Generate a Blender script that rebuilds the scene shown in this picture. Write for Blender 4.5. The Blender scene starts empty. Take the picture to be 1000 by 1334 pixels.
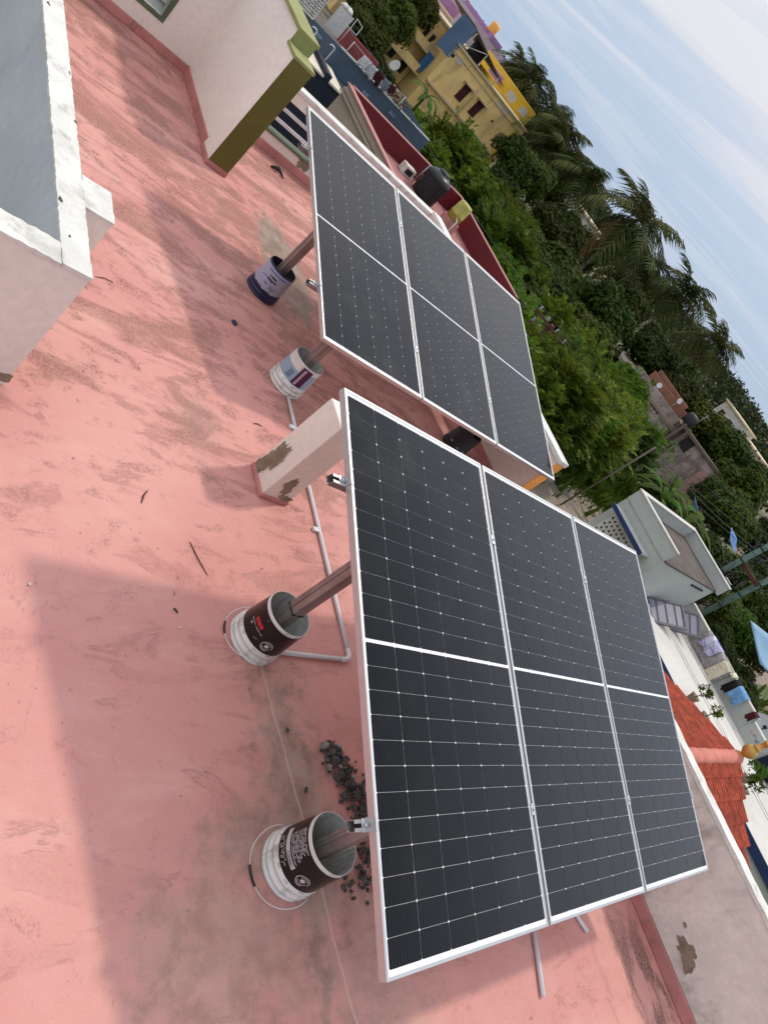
import bpy, bmesh, math, random
from mathutils import Vector, Matrix, Euler, noise as mnoise
random.seed(7)
R = math.radians
SC = bpy.context.scene
COL = SC.collection

# ------------------------------------------------------------------ camera, sky, sun, exposure
cam_d = bpy.data.cameras.new('camera')
cam = bpy.data.objects.new('camera', cam_d)
COL.objects.link(cam)
cam_d.sensor_fit = 'VERTICAL'
cam_d.sensor_height = 36.0
cam_d.lens = 953.13 / 1334 * 36.0
cam_d.clip_start = 0.05
cam_d.clip_end = 6000
cam.matrix_world = Matrix(((0.272643, -0.813621, 0.513505, 0.0),
                           (0.630317, -0.252185, -0.734237, 0.0),
                           (0.726888, 0.523855, 0.444082, 2.6),
                           (0, 0, 0, 1)))
SC.camera = cam
SUN_DIR = Vector((-0.24, 0.60, 1.0)).normalized()
EXPOSURE = -0.12
SC.view_settings.view_transform = 'Standard'
SC.view_settings.look = 'None'
SC.view_settings.exposure = EXPOSURE
SC.view_settings.gamma = 1.0
SC.view_settings.use_curve_mapping = False

world = bpy.data.worlds.new('World')
SC.world = world
world.use_nodes = True
wt = world.node_tree
wt.nodes.clear()
def wn(t, **k):
    n = wt.nodes.new(t)
    for a, b in k.items():
        setattr(n, a, b)
    return n
def wl(a, b):
    wt.links.new(a, b)
sky = wn('ShaderNodeTexSky', sky_type='NISHITA', sun_disc=False)
sky.sun_elevation = math.asin(SUN_DIR.z)
sky.sun_rotation = math.atan2(SUN_DIR.x, SUN_DIR.y)
sky.air_density = 1.0
sky.dust_density = 1.5
sky.ozone_density = 1.0
tc = wn('ShaderNodeTexCoord')
sep = wn('ShaderNodeSeparateXYZ')
wl(tc.outputs['Generated'], sep.inputs[0])
def wmath(op, a, b=None, clamp=False):
    n = wn('ShaderNodeMath', operation=op, use_clamp=clamp)
    for i, v in enumerate((a, b)):
        if v is None:
            continue
        if isinstance(v, (int, float)):
            n.inputs[i].default_value = v
        else:
            wl(v, n.inputs[i])
    return n.outputs[0]
zc = wmath('MAXIMUM', sep.outputs[2], 0.0)
zd = wmath('ADD', zc, 0.055)
cxy = wn('ShaderNodeCombineXYZ')
wl(wmath('DIVIDE', sep.outputs[0], zd), cxy.inputs[0])
wl(wmath('DIVIDE', sep.outputs[1], zd), cxy.inputs[1])
def cloud_noise(scale, sx, sy, rot, lo, hi, detail=7, dist=0.4, rough=0.58):
    mp = wn('ShaderNodeMapping')
    mp.inputs['Rotation'].default_value = (0, 0, rot)
    mp.inputs['Scale'].default_value = (sx, sy, 1)
    wl(cxy.outputs[0], mp.inputs[0])
    n = wn('ShaderNodeTexNoise')
    n.inputs['Scale'].default_value = scale
    n.inputs['Detail'].default_value = detail
    n.inputs['Roughness'].default_value = rough
    n.inputs['Distortion'].default_value = dist
    wl(mp.outputs[0], n.inputs['Vector'])
    r = wn('ShaderNodeMapRange', interpolation_type='SMOOTHSTEP')
    r.inputs['From Min'].default_value = lo
    r.inputs['From Max'].default_value = hi
    wl(n.outputs[0], r.inputs[0])
    return r.outputs[0]
veil = cloud_noise(0.22, 1.0, 1.0, 0.3, 0.30, 0.72)
streak = cloud_noise(0.50, 0.40, 1.4, 0.75, 0.47, 0.66, dist=0.9)
wisps = cloud_noise(1.3, 0.35, 1.5, 0.6, 0.50, 0.70, dist=1.2)
up = wn('ShaderNodeMapRange', interpolation_type='SMOOTHSTEP')
up.inputs['From Min'].default_value = 0.0
up.inputs['From Max'].default_value = 0.24
wl(sep.outputs[2], up.inputs[0])
cover = wmath('ADD', wmath('MULTIPLY', veil, 0.34), wmath('MULTIPLY', streak, 0.55))
cover = wmath('ADD', cover, wmath('MULTIPLY', wisps, 0.35))
cover = wmath('ADD', cover, wmath('MULTIPLY', up.outputs[0], 0.42))
cover = wmath('MULTIPLY', cover, wmath('ADD', wmath('MULTIPLY', up.outputs[0], 0.72), 0.36), True)
base_mix = wn('ShaderNodeMix', data_type='RGBA')
base_mix.inputs['Factor'].default_value = 0.86
wl(sky.outputs[0], base_mix.inputs['A'])
base_mix.inputs['B'].default_value = (4.1, 5.5, 7.5, 1)
mix = wn('ShaderNodeMix', data_type='RGBA')
wl(cover, mix.inputs['Factor'])
wl(base_mix.outputs['Result'], mix.inputs['A'])
# overcast veil, brighter towards the zenith as cloudy skies are
zen = wn('ShaderNodeMapRange', interpolation_type='SMOOTHSTEP')
for i_, v_ in enumerate((0.14, 0.80, 1.0, 1.9)):
    zen.inputs[1 + i_].default_value = v_
wl(sep.outputs[2], zen.inputs[0])
cl = wn('ShaderNodeVectorMath', operation='SCALE')
cl.inputs[0].default_value = (7.7, 7.75, 8.3)
wl(zen.outputs[0], cl.inputs['Scale'])
wl(cl.outputs[0], mix.inputs['B'])
bg = wn('ShaderNodeBackground')
bg.inputs['Strength'].default_value = 0.112
wl(mix.outputs['Result'], bg.inputs['Color'])
wo = wn('ShaderNodeOutputWorld')
wl(bg.outputs[0], wo.inputs[0])

sun_d = bpy.data.lights.new('sun', 'SUN')
sun_d.energy = 2.0
sun_d.angle = R(3.4)
sun_d.color = (1.0, 0.92, 0.79)
sun = bpy.data.objects.new('sun', sun_d)
COL.objects.link(sun)
sun.rotation_euler = SUN_DIR.to_track_quat('Z', 'Y').to_euler()
sun.location = (0, 0, 30)

# ------------------------------------------------------------------ materials
class NT:
    """small node-building helper"""
    def __init__(s, name):
        s.m = bpy.data.materials.new(name)
        s.m.use_nodes = True
        s.t = s.m.node_tree
        s.b = s.t.nodes['Principled BSDF']
        g = s.t.nodes.new('ShaderNodeNewGeometry')
        s.pos = g.outputs['Position']
        s.nrm = g.outputs['Normal']
    def n(s, t, **k):
        x = s.t.nodes.new(t)
        for a, b in k.items():
            setattr(x, a, b)
        return x
    def put(s, sock, v):
        if isinstance(v, bpy.types.NodeSocket):
            s.t.links.new(v, sock)
        elif isinstance(v, (tuple, list)) and len(v) == 3 and sock.type == 'RGBA':
            sock.default_value = (*v, 1)
        else:
            sock.default_value = v
    def obj(s):
        return s.n('ShaderNodeTexCoord').outputs['Object']
    def mp(s, vec, scale=(1, 1, 1), rot=(0, 0, 0), loc=(0, 0, 0)):
        m = s.n('ShaderNodeMapping')
        s.put(m.inputs[0], vec)
        m.inputs['Location'].default_value = loc
        m.inputs['Rotation'].default_value = rot
        m.inputs['Scale'].default_value = scale
        return m.outputs[0]
    def noise(s, vec, scale=5, detail=6, rough=.55, dist=0):
        x = s.n('ShaderNodeTexNoise')
        s.put(x.inputs['Vector'], vec)
        x.inputs['Scale'].default_value = scale
        x.inputs['Detail'].default_value = detail
        x.inputs['Roughness'].default_value = rough
        x.inputs['Distortion'].default_value = dist
        return x.outputs[0]
    def ramp(s, v, a, b, lo=0., hi=1.):
        r = s.n('ShaderNodeMapRange', interpolation_type='SMOOTHSTEP')
        s.put(r.inputs[0], v)
        for i, k in enumerate((a, b, lo, hi)):
            r.inputs[1 + i].default_value = k
        return r.outputs[0]
    def mix(s, f, a, b):
        x = s.n('ShaderNodeMix', data_type='RGBA')
        s.put(x.inputs['Factor'], f)
        s.put(x.inputs['A'], a)
        s.put(x.inputs['B'], b)
        return x.outputs['Result']
    def math(s, op, a, b=0., clamp=False):
        x = s.n('ShaderNodeMath', operation=op, use_clamp=clamp)
        s.put(x.inputs[0], a)
        s.put(x.inputs[1], b)
        return x.outputs[0]
    def bump(s, h, dist=.002, strength=.6):
        x = s.n('ShaderNodeBump')
        s.put(x.inputs['Height'], h)
        x.inputs['Distance'].default_value = dist
        x.inputs['Strength'].default_value = strength
        s.put(s.b.inputs['Normal'], x.outputs[0])
    def col(s, c):
        s.put(s.b.inputs['Base Color'], c)
    def rough(s, v):
        s.put(s.b.inputs['Roughness'], v)

MAT = {}
def painted(name, c, rough=.75, var=.16, scale=2.2, dirt=None, dirt_lo=.56, dirt_hi=.75, dirt_amt=.6, bump=.0015, bscale=60, metal=0., spec=.4, local=False):
    """paint or plaster: tone variation, dirt patches and fine relief"""
    k = NT(name)
    p = k.obj() if local else k.pos
    n1 = k.noise(p, scale, 5)
    lo = tuple(x * (1 - var) for x in c)
    hi = tuple(min(x * (1 + var), .95) for x in c)
    cc = k.mix(k.ramp(n1, .35, .65), lo, hi)
    fine = k.noise(p, scale * 17, 4)
    cc = k.mix(k.ramp(fine, .3, .75, 0, .35), cc, tuple(x * .78 for x in c))
    if dirt:
        d = k.noise(k.mp(p, (1, 1, .5), loc=(3.1, 7.7, 1.3)), scale * 1.4, 9, .66, .4)
        cc = k.mix(k.ramp(d, dirt_lo, dirt_hi, 0, dirt_amt), cc, dirt)
    k.col(cc)
    k.rough(k.ramp(fine, .2, .8, rough - .08, min(rough + .08, 1)))
    k.b.inputs['Metallic'].default_value = metal
    k.b.inputs['Specular IOR Level'].default_value = spec
    if bump:
        h = k.math('ADD', k.noise(p, bscale, 5), k.math('MULTIPLY', k.noise(p, bscale * .12, 3), 3))
        k.bump(h, bump)
    MAT[name] = k.m
    return k.m

# ------------------------------------------------------------------ mesh helpers
class MB:
    def __init__(s):
        s.v = []; s.f = []; s.mi = []; s.cur = 0; s.sm = []; s.smooth = False
    def add(s, vs, fs):
        o = len(s.v)
        s.v += [tuple(p) for p in vs]
        for q in fs:
            s.f.append(tuple(i + o for i in q)); s.mi.append(s.cur); s.sm.append(s.smooth)
        return s
    def box(s, x0, x1, y0, y1, z0, z1):
        return s.add([(x0, y0, z0), (x1, y0, z0), (x1, y1, z0), (x0, y1, z0), (x0, y0, z1), (x1, y0, z1), (x1, y1, z1), (x0, y1, z1)],
                     [(0, 3, 2, 1), (4, 5, 6, 7), (0, 1, 5, 4), (1, 2, 6, 5), (2, 3, 7, 6), (3, 0, 4, 7)])
    def obox(s, c, size, rot=None):
        """box at c with rotation matrix (3x3)"""
        rot = rot or Matrix.Identity(3)
        a, b, d = (x / 2 for x in size)
        vs = [(-a, -b, -d), (a, -b, -d), (a, b, -d), (-a, b, -d), (-a, -b, d), (a, -b, d), (a, b, d), (-a, b, d)]
        c = Vector(c)
        return s.add([c + rot @ Vector(p) for p in vs],
                     [(0, 3, 2, 1), (4, 5, 6, 7), (0, 1, 5, 4), (1, 2, 6, 5), (2, 3, 7, 6), (3, 0, 4, 7)])
    def tube(s, pts, r, n=8, cap=True):
        pts = [Vector(p) for p in pts]
        rs = r if isinstance(r, (list, tuple)) else [r] * len(pts)
        vs, fs = [], []
        prev = None
        for i, p in enumerate(pts):
            d = (pts[min(i + 1, len(pts) - 1)] - pts[max(i - 1, 0)]).normalized()
            if prev is None:
                a = d.orthogonal().normalized()
            else:
                a = (prev - d * prev.dot(d))
                a = a.normalized() if a.length > 1e-6 else d.orthogonal().normalized()
            prev = a
            b = d.cross(a)
            for j in range(n):
                t = 2 * math.pi * j / n
                vs.append(p + (a * math.cos(t) + b * math.sin(t)) * rs[i])
        for i in range(len(pts) - 1):
            for j in range(n):
                k = (j + 1) % n
                fs.append((i * n + j, i * n + k, (i + 1) * n + k, (i + 1) * n + j))
        if cap:
            fs.append(tuple(reversed(range(n))))
            fs.append(tuple(range((len(pts) - 1) * n, len(pts) * n)))
        sm = s.smooth; s.smooth = True
        s.add(vs, fs); s.smooth = sm
        return s
    def lathe(s, prof, n=32, c=(0, 0, 0)):
        """profile [(r, z)] turned about a vertical axis through c"""
        vs, fs = [], []
        for r, z in prof:
            for j in range(n):
                t = 2 * math.pi * j / n
                vs.append((c[0] + r * math.cos(t), c[1] + r * math.sin(t), c[2] + z))
        for i in range(len(prof) - 1):
            for j in range(n):
                k = (j + 1) % n
                fs.append((i * n + j, i * n + k, (i + 1) * n + k, (i + 1) * n + j))
        sm = s.smooth; s.smooth = True
        s.add(vs, fs); s.smooth = sm
        return s
    def poly(s, pts, ext):
        """planar polygon extruded by vector ext"""
        n = len(pts); e = Vector(ext)
        vs = [Vector(p) for p in pts] + [Vector(p) + e for p in pts]
        fs = [tuple(reversed(range(n))), tuple(range(n, 2 * n))] + [(i, (i + 1) % n, n + (i + 1) % n, n + i) for i in range(n)]
        return s.add(vs, fs)
    def build(s, name, mat, parent=None, loc=None, bevel=0, seg=2, fix=True):
        me = bpy.data.meshes.new(name)
        me.from_pydata([tuple(p) for p in s.v], [], s.f)
        mats = mat if isinstance(mat, (list, tuple)) else [mat]
        for m in mats:
            me.materials.append(m)
        for p, i, sm in zip(me.polygons, s.mi, s.sm):
            p.material_index = i
            p.use_smooth = sm
        if bevel or fix:
            bm = bmesh.new(); bm.from_mesh(me)
            if bevel:
                bmesh.ops.bevel(bm, geom=[e for e in bm.edges if len(e.link_faces) == 2 and e.calc_face_angle(0) > .5], offset=bevel, segments=seg, affect='EDGES', profile=.6)
            if fix:
                bmesh.ops.recalc_face_normals(bm, faces=bm.faces)
            bm.to_mesh(me); bm.free()
        o = bpy.data.objects.new(name, me)
        COL.objects.link(o)
        if parent:
            o.parent = parent
        if loc is not None:
            o.location = loc
        return o

def tag(o, label=None, cat=None, group=None, kind=None):
    if label: o['label'] = label
    if cat: o['category'] = cat
    if group: o['group'] = group
    if kind: o['kind'] = kind
    return o
def empty(name, label, cat, loc=(0, 0, 0), rot=(0, 0, 0), group=None):
    o = bpy.data.objects.new(name, None)
    COL.objects.link(o)
    o.location = loc; o.rotation_euler = rot
    o.empty_display_size = .2
    return tag(o, label, cat, group)
def share(src, name, parent=None, loc=(0, 0, 0), rot=(0, 0, 0), sc=(1, 1, 1)):
    o = src.copy() if isinstance(src, bpy.types.Object) else bpy.data.objects.new(name, src)
    o.name = name
    COL.objects.link(o)
    o.parent = parent
    o.location = loc; o.rotation_euler = rot; o.scale = sc
    return o
def ragged(cx, cy, rx, ry, n=40, amp=.3, seed=0):
    """ragged closed outline in 2-D"""
    rnd = random.Random(seed)
    ph = [rnd.uniform(0, 6.28) for _ in range(6)]
    out = []
    for i in range(n):
        t = 2 * math.pi * i / n
        k = 1 + amp * (.5 * math.sin(2 * t + ph[0]) + .35 * math.sin(3 * t + ph[1]) + .3 * math.sin(5 * t + ph[2]) + .22 * math.sin(9 * t + ph[3])) + rnd.uniform(-.09, .09)
        out.append((cx + rx * k * math.cos(t), cy + ry * k * math.sin(t)))
    return out

# ------------------------------------------------------------------ shared materials
def floor_material():
    k = NT('pink_roof_paint')
    p = k.pos
    c = k.mix(k.ramp(k.noise(p, .9, 5), .35, .68), (.59, .268, .236), (.65, .33, .285))
    c = k.mix(k.ramp(k.noise(k.mp(p, (1.7, .55, 1)), 1.6, 8, .6, .6), .5, .72, 0, .40), c, (.70, .42, .355))
    sx = k.n('ShaderNodeSeparateXYZ'); k.put(sx.inputs[0], p)
    cor = k.math('MULTIPLY', k.ramp(sx.outputs[1], 4.6, 5.75), k.ramp(sx.outputs[0], -.3, .5))
    m4 = k.ramp(k.math('ADD', k.noise(k.mp(p, (.8, 2.2, 1), loc=(2, 3, 0)), 2.6, 8, .65, .4), k.math('MULTIPLY', cor, .12)), .56, .68)
    m4 = k.math('MULTIPLY', m4, cor)
    # thin brown mould, in trowel-wise smears, denser to the left of the roof
    reg = k.ramp(sx.outputs[0], -6.5, .5, .10, .02)
    m1 = k.noise(k.mp(p, (1.9, .62, 1), (0, 0, .25)), 1.5, 9, .66, .9)
    m1 = k.ramp(k.math('ADD', m1, reg), .555, .70)
    m2 = k.noise(k.mp(p, (1.5, .7, 1), (0, 0, .2), (5, 2, 0)), 4.2, 8, .66, .5)
    m2 = k.ramp(k.math('ADD', m2, reg), .585, .70)
    m3 = k.ramp(k.noise(k.mp(p, (1, 1, 1), loc=(1.7, 4.4, 0)), 3.0, 7, .6, .5), .585, .70)
    grain = k.ramp(k.noise(p, 75, 6, .75), .46, .60)
    spk = k.ramp(k.noise(p, 52, 6, .75), .42, .60)
    left = k.ramp(sx.outputs[0], -1.0, -3.4, .22, 1.0)
    streaks = k.math('MULTIPLY', k.math('MAXIMUM', k.math('MULTIPLY', m1, .8), m2), left)
    dirt = k.math('MULTIPLY', streaks, k.math('ADD', k.math('MULTIPLY', spk, .75), .22), True)
    c = k.mix(k.math('MULTIPLY', k.math('MULTIPLY', m3, grain), .8), c, (.22, .11, .085))
    c = k.mix(k.math('MULTIPLY', m1, k.math('MULTIPLY', left, .55)), c, (.36, .165, .13))
    rim = k.ramp(k.math('ABSOLUTE', k.math('SUBTRACT', m1, .30)), .22, .0)
    c = k.mix(k.math('MULTIPLY', k.math('MULTIPLY', rim, k.ramp(k.noise(p, 6, 4), .45, .6)), .40), c, (.25, .12, .095))
    c = k.mix(k.ramp(k.noise(p, 190, 3, .6), .35, .75, 0, .22), c, (.33, .15, .125))
    ck = k.noise(k.mp(p, (1, 1, 1), loc=(9, 2, 0)), .7, 9, .62, .6)
    c = k.mix(k.ramp(k.math('ABSOLUTE', k.math('SUBTRACT', ck, .5)), .0022, .0006, 0, .28), c, (.22, .11, .09))
    c = k.mix(k.math('MULTIPLY', dirt, .85), c, (.20, .095, .07))
    c = k.mix(k.math('MULTIPLY', m4, k.math('ADD', k.math('MULTIPLY', spk, .5), .45)), c, (.085, .05, .04))
    # dark pin-head specks
    dots = k.math('MAXIMUM', k.ramp(k.noise(p, 21, 3, .5), .68, .75), k.ramp(k.noise(p, 55, 4, .6), .66, .74, 0, .8))
    c = k.mix(k.math('MULTIPLY', dots, .55), c, (.16, .08, .06))
    # bare cement: patches with ragged rims
    dn = k.noise(p, 1.7, 7, .65)
    df = k.noise(p, 9, 6, .65)
    wob = k.math('ADD', k.math('MULTIPLY', k.math('SUBTRACT', dn, .5), 1.7), k.math('MULTIPLY', k.math('SUBTRACT', df, .5), 1.5))
    def patch(cx, cy, rx, ry, rot, amt, soft=.35):
        q = k.mp(k.mp(p, (1, 1, 0), loc=(-cx, -cy, 0)), (1 / rx, 1 / ry, 0), (0, 0, rot))
        l = k.n('ShaderNodeVectorMath', operation='LENGTH'); k.put(l.inputs[0], q)
        return k.ramp(k.math('ADD', l.outputs['Value'], wob), 1.0, 1.0 - soft, 0, amt)
    pt = None
    for a in ((-5.75, 4.0, .95, .30, .25, .95, .2), (-5.2, 3.75, .5, .3, -.3, .55, .5), (-.7, 2.68, 1.2, .34, 0, .8, .8), (-.25, 2.2, .5, .7, 0, .5, .8), (-.15, 2.9, .9, .5, .1, .5, .9), (-.62, 2.35, .3, .45, .3, .6, .8), (.5, 2.2, .5, .3, 0, .4, .8), (-3.2, 2.5, .5, .25, .4, .25, .8)):
        v = patch(*a)
        pt = v if pt is None else k.math('MAXIMUM', pt, v)
    pt = k.math('MULTIPLY', pt, k.ramp(k.noise(p, 15, 7, .7), .22, .5))
    c = k.mix(pt, c, k.mix(k.ramp(k.noise(p, 4.5, 8, .7), .35, .65), (.20, .145, .11), (.37, .30, .245)))
    # old joint lines in the screed
    yl = k.math('SUBTRACT', sx.outputs[1], k.math('ADD', k.math('MULTIPLY', sx.outputs[0], .085), 2.745))
    yl = k.math('ADD', yl, k.math('MULTIPLY', k.math('SUBTRACT', dn, .5), .07))
    ln = k.ramp(k.math('ABSOLUTE', yl), .010, .002)
    ln = k.math('MULTIPLY', ln, k.ramp(sx.outputs[0], -1.9, -1.3))
    c = k.mix(k.math('MULTIPLY', ln, .55), c, (.62, .47, .42))
    k.col(c)
    k.rough(k.ramp(df, .3, .7, .62, .9))
    k.b.inputs['Specular IOR Level'].default_value = .3
    h = k.math('ADD', k.math('MULTIPLY', k.noise(p, 110, 4), .9), k.math('MULTIPLY', k.noise(k.mp(p, (1.6, .7, 1)), 5, 7), 2.2))
    k.bump(h, .004, .8)
    return k.m
M_floor = floor_material()
M_skirt = painted('pink_skirting_paint', (.50, .215, .195), .7, .15, 3, (.22, .10, .08), .55, .72, .6)
M_pale = painted('pale_limewash', (.84, .775, .70), .85, .03, 1.1, (.60, .52, .45), .52, .80, .35, .003, 40)
M_cream = painted('cream_limewash', (.755, .69, .61), .85, .04, 1.2, (.50, .42, .36), .52, .78, .35, .003, 45)
M_wash = painted('stained_limewash', (.70, .655, .585), .9, .10, 2.0, (.25, .22, .19), .46, .72, .8, .004, 45)
M_white = painted('chalky_white_paint', (.66, .65, .60), .85, .08, 4, (.34, .31, .27), .50, .70, .75, .005, 26)
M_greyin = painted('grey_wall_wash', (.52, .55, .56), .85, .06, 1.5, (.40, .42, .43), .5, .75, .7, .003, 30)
M_olive = painted('olive_trim_paint', (.120, .110, .022), .6, .08, 2, None, bump=.001)
M_lime = painted('lime_green_trim', (.26, .27, .095), .7, .10, 4, (.25, .26, .10), .55, .75, .6, .002)
M_plaster = painted('bare_brown_plaster', (.245, .19, .135), .95, .18, 14, (.14, .105, .075), .5, .7, .6, .004, 90)
M_orange = painted('orange_trim_paint', (.78, .36, .075), .7, .10, 5, (.6, .42, .25), .6, .75, .6, .002)
M_alu = painted('anodised_aluminium', (.54, .55, .55), .40, .03, 9, None, bump=0, metal=.75, local=True)
M_back = painted('white_backsheet', (.80, .80, .80), .12, .02, 4, None, bump=0, local=True)
M_galv = painted('galvanised_steel', (.33, .335, .33), .42, .12, 14, (.30, .28, .27), .5, .7, .5, .0006, 40, metal=.8, local=True)
M_post = painted('dull_steel_post', (.34, .295, .275), .42, .14, 5, (.16, .11, .09), .5, .7, .6, .0006, 40, metal=.55, local=True)
M_dark = painted('dark_rubber', (.02, .02, .021), .6, .1, 8, None, bump=0)
M_pvc = painted('white_pvc_pipe', (.66, .65, .66), .4, .05, 6, (.40, .33, .30), .58, .75, .5, 0)
M_bucket = painted('white_bucket_plastic', (.66, .65, .61), .45, .06, 9, (.34, .30, .26), .50, .66, .75, .0008, 60, local=True)
M_bucket_in = painted('cement_smeared_plastic', (.44, .47, .445), .6, .15, 8, (.20, .19, .17), .5, .7, .7, .001, 40, local=True)
M_black = painted('black_label_film', (.012, .009, .009), .28, .1, 8, (.05, .04, .04), .6, .75, .5, 0, local=True)
M_print = painted('white_print', (.55, .52, .52), .5, .04, 8, None, bump=0)
M_red = painted('red_print', (.55, .03, .04), .4, .05, 8, None, bump=0)
M_purple = painted('purple_label', (.06, .008, .055), .35, .08, 8, None, bump=0)
M_sky = painted('pale_blue_label', (.28, .40, .50), .4, .05, 8, None, bump=0)
M_navyp = painted('navy_bucket_plastic', (.016, .016, .06), .38, .1, 8, None, bump=0)
M_lav = painted('lavender_label', (.36, .37, .48), .4, .05, 8, (.25, .25, .33), .6, .75, .5, 0)
M_blue = painted('blue_print', (.05, .13, .42), .4, .05, 8, None, bump=0)
M_stone = painted('dark_gravel_stone', (.075, .072, .066), .85, .4, 30, None, bump=.002, bscale=120)
M_stone2 = painted('light_gravel_stone', (.26, .25, .22), .85, .2, 30, None, bump=.002, bscale=120)
M_twig = painted('dry_twig_bark', (.035, .022, .016), .9, .2, 20, None, bump=0)

def cell_material():
    k = NT('solar_cell_silicon')
    o = k.obj()
    s = k.n('ShaderNodeSeparateXYZ'); k.put(s.inputs[0], o)
    # ten printed busbars run the length of the module
    fr = k.math('FRACT', k.math('ADD', k.math('MULTIPLY', s.outputs[1], 1 / .0182), .5))
    bar = k.ramp(k.math('ABSOLUTE', k.math('SUBTRACT', fr, .5)), .035, .02)
    info = k.n('ShaderNodeObjectInfo').outputs['Random']
    c = k.mix(info, (.0012, .0012, .0022), (.0032, .0030, .0045))
    dust = k.noise(k.pos, 2.3, 6, .65)
    c = k.mix(k.math('ADD', k.ramp(dust, .45, .8, 0, .03), k.ramp(k.noise(k.mp(k.pos, (.5, 2.2, 1), (0, 0, .5)), 1.6, 9, .7, 1.2), .64, .80, 0, .10)), c, (.22, .21, .20))
    c = k.mix(k.math('MULTIPLY', bar, .11), c, (.30, .30, .31))
    k.col(c)
    k.rough(.35)
    k.b.inputs['Specular IOR Level'].default_value = .0
    lw = k.n('ShaderNodeLayerWeight'); lw.inputs['Blend'].default_value = .5   # anti-reflective glass: weak face on, strong at a slant
    k.put(k.b.inputs['Coat Weight'], k.ramp(lw.outputs['Facing'], .12, .66, .05, .80))
    k.put(k.b.inputs['Coat Roughness'], k.ramp(dust, .35, .8, .10, .24))
    k.b.inputs['Coat IOR'].default_value = 1.48
    return k.m
M_cell = cell_material()

# ------------------------------------------------------------------ the roof we stand on
fl = MB()
for x0, x1, y0, y1 in ((-8.6, -2.97, 1.17, 6.66), (-2.97, 7, -5, 5.9), (-2.97, -1.25, 5.9, 6.1)):
    fl.add([(x0, y0, 0), (x1, y0, 0), (x1, y1, 0), (x0, y1, 0)], [(0, 1, 2, 3)])
tag(fl.build('roof_floor', M_floor, fix=False), 'pink painted flat roof with brown mould stains', kind='structure')
sl = MB()
for x0, x1, y0, y1 in ((-8.6, -2.97, 1.17, 6.78), (-2.97, 7, -5, 6.0)):
    sl.box(x0, x1, y0, y1, -4.0, -.004)
tag(sl.build('house_storey', M_cream), 'storey of the house below the pink roof', kind='structure')

def wall_thing(name, label, cat='wall'):
    return empty(name, label, cat)
def chip(mb, pts3, off):
    mb.poly(pts3, off)

# stairwell walls, lower left: white coping on cream and grey faces
t = wall_thing('stairwell_wall', 'low wall round the stairwell, thick white coping, grey inner face')
w = MB()
w.box(-9.2, -2.83, 1.17, 1.29, 0, .764)
w.box(-2.97, -2.83, -4.6, 1.17, 0, .764)
w.box(-3.62, -3.37, 1.29, 1.45, 0, .764)
w.build('wall_face', M_cream, t)
w = MB()
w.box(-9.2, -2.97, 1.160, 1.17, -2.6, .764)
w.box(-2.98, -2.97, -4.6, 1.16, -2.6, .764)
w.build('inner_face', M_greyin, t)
cp = MB()
def strip_cap(mb, x0, x1, y0, y1, z0, z1, ax, seed, nseg=60):
    """coping with wavy hand-trowelled edges along axis ax"""
    rnd = random.Random(seed)
    vs, fs = [], []
    for i in range(nseg + 1):
        f = i / nseg
        e0, e1 = (rnd.uniform(-.004, .004) for _ in range(2))
        zt = z1 + rnd.uniform(-.003, .003)
        if ax == 0:
            x = x0 + (x1 - x0) * f
            vs += [(x, y0 + e0, z0), (x, y1 + e1, z0), (x, y1 + e1 * .6, zt), (x, y0 + e0 * .6, zt)]
        else:
            y = y0 + (y1 - y0) * f
            vs += [(x0 + e0, y, z0), (x1 + e1, y, z0), (x1 + e1 * .6, y, zt), (x0 + e0 * .6, y, zt)]
    for i in range(nseg):
        for j in range(4):
            k = (j + 1) % 4
            fs.append((i * 4 + j, i * 4 + k, i * 4 + 4 + k, i * 4 + 4 + j))
    fs += [(0, 1, 2, 3), (nseg * 4 + 3, nseg * 4 + 2, nseg * 4 + 1, nseg * 4)]
    mb.add(vs, fs)
strip_cap(cp, -9.2, -2.825, 1.155, 1.295, .764, .782, 0, 3, 260)
strip_cap(cp, -2.975, -2.825, -4.6, 1.155, .764, .782, 1, 4, 200)
strip_cap(cp, -3.625, -3.365, 1.295, 1.455, .764, .782, 0, 5, 8)
cp.build('coping', M_white, t)
ch = MB()
for i, (x, y, s) in enumerate(((-3.3, 1.17, .024), (-4.6, 1.285, .02), (-5.3, 1.19, .03), (-2.9, .86, .022), (-6.2, 1.23, .035), (-3.05, 1.2, .014), (-4.1, 1.29, .02))):
    ch.poly([(a, b, .781) for a, b in ragged(x, y, s * .75, s * .28, 22, .6, i)], (0, 0, .0035))
ch.build('chipped_patch', painted('dark_chip', (.10, .085, .07), .95, .2, 14), t)
ch = MB()
ch.poly([(-2.833, a, b) for a, b in ragged(1.25, .05, .05, .035, 18, .5, 21)], (.006, 0, 0))
ch.build('chipped_patch', M_plaster, t)

# hut with the louvred window and the fin wall with the olive end
t = wall_thing('roof_hut_wall', 'cream hut wall at top left with a louvred window', 'wall')
w = MB()
w.box(-8.75, -8.5, 2.80, 3.25, .10, 1.45)
w.box(-8.75, -8.5, -1.0, 1.75, .10, 1.45)
w.box(-8.75, -8.5, 1.75, 2.80, .10, .26)
w.box(-8.75, -8.5, 1.75, 2.80, 1.15, 1.45)
w.build('wall_face', M_pale, t)
w = MB(); w.box(-8.76, -8.494, -1.0, 3.25, 0, .10); w.build('skirting', M_skirt, t, bevel=.012)
wf = MB()
wf.box(-8.52, -8.494, 1.75, 2.80, .26, .30); wf.box(-8.52, -8.494, 2.76, 2.80, .30, 1.15); wf.box(-8.52, -8.494, 1.75, 1.79, .30, 1.15)
M_sage = painted('sage_green_frame', (.10, .13, .075), .6, .1, 5, None, bump=.001)
wf_o = wf.build('window_frame', M_sage, t)
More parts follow.
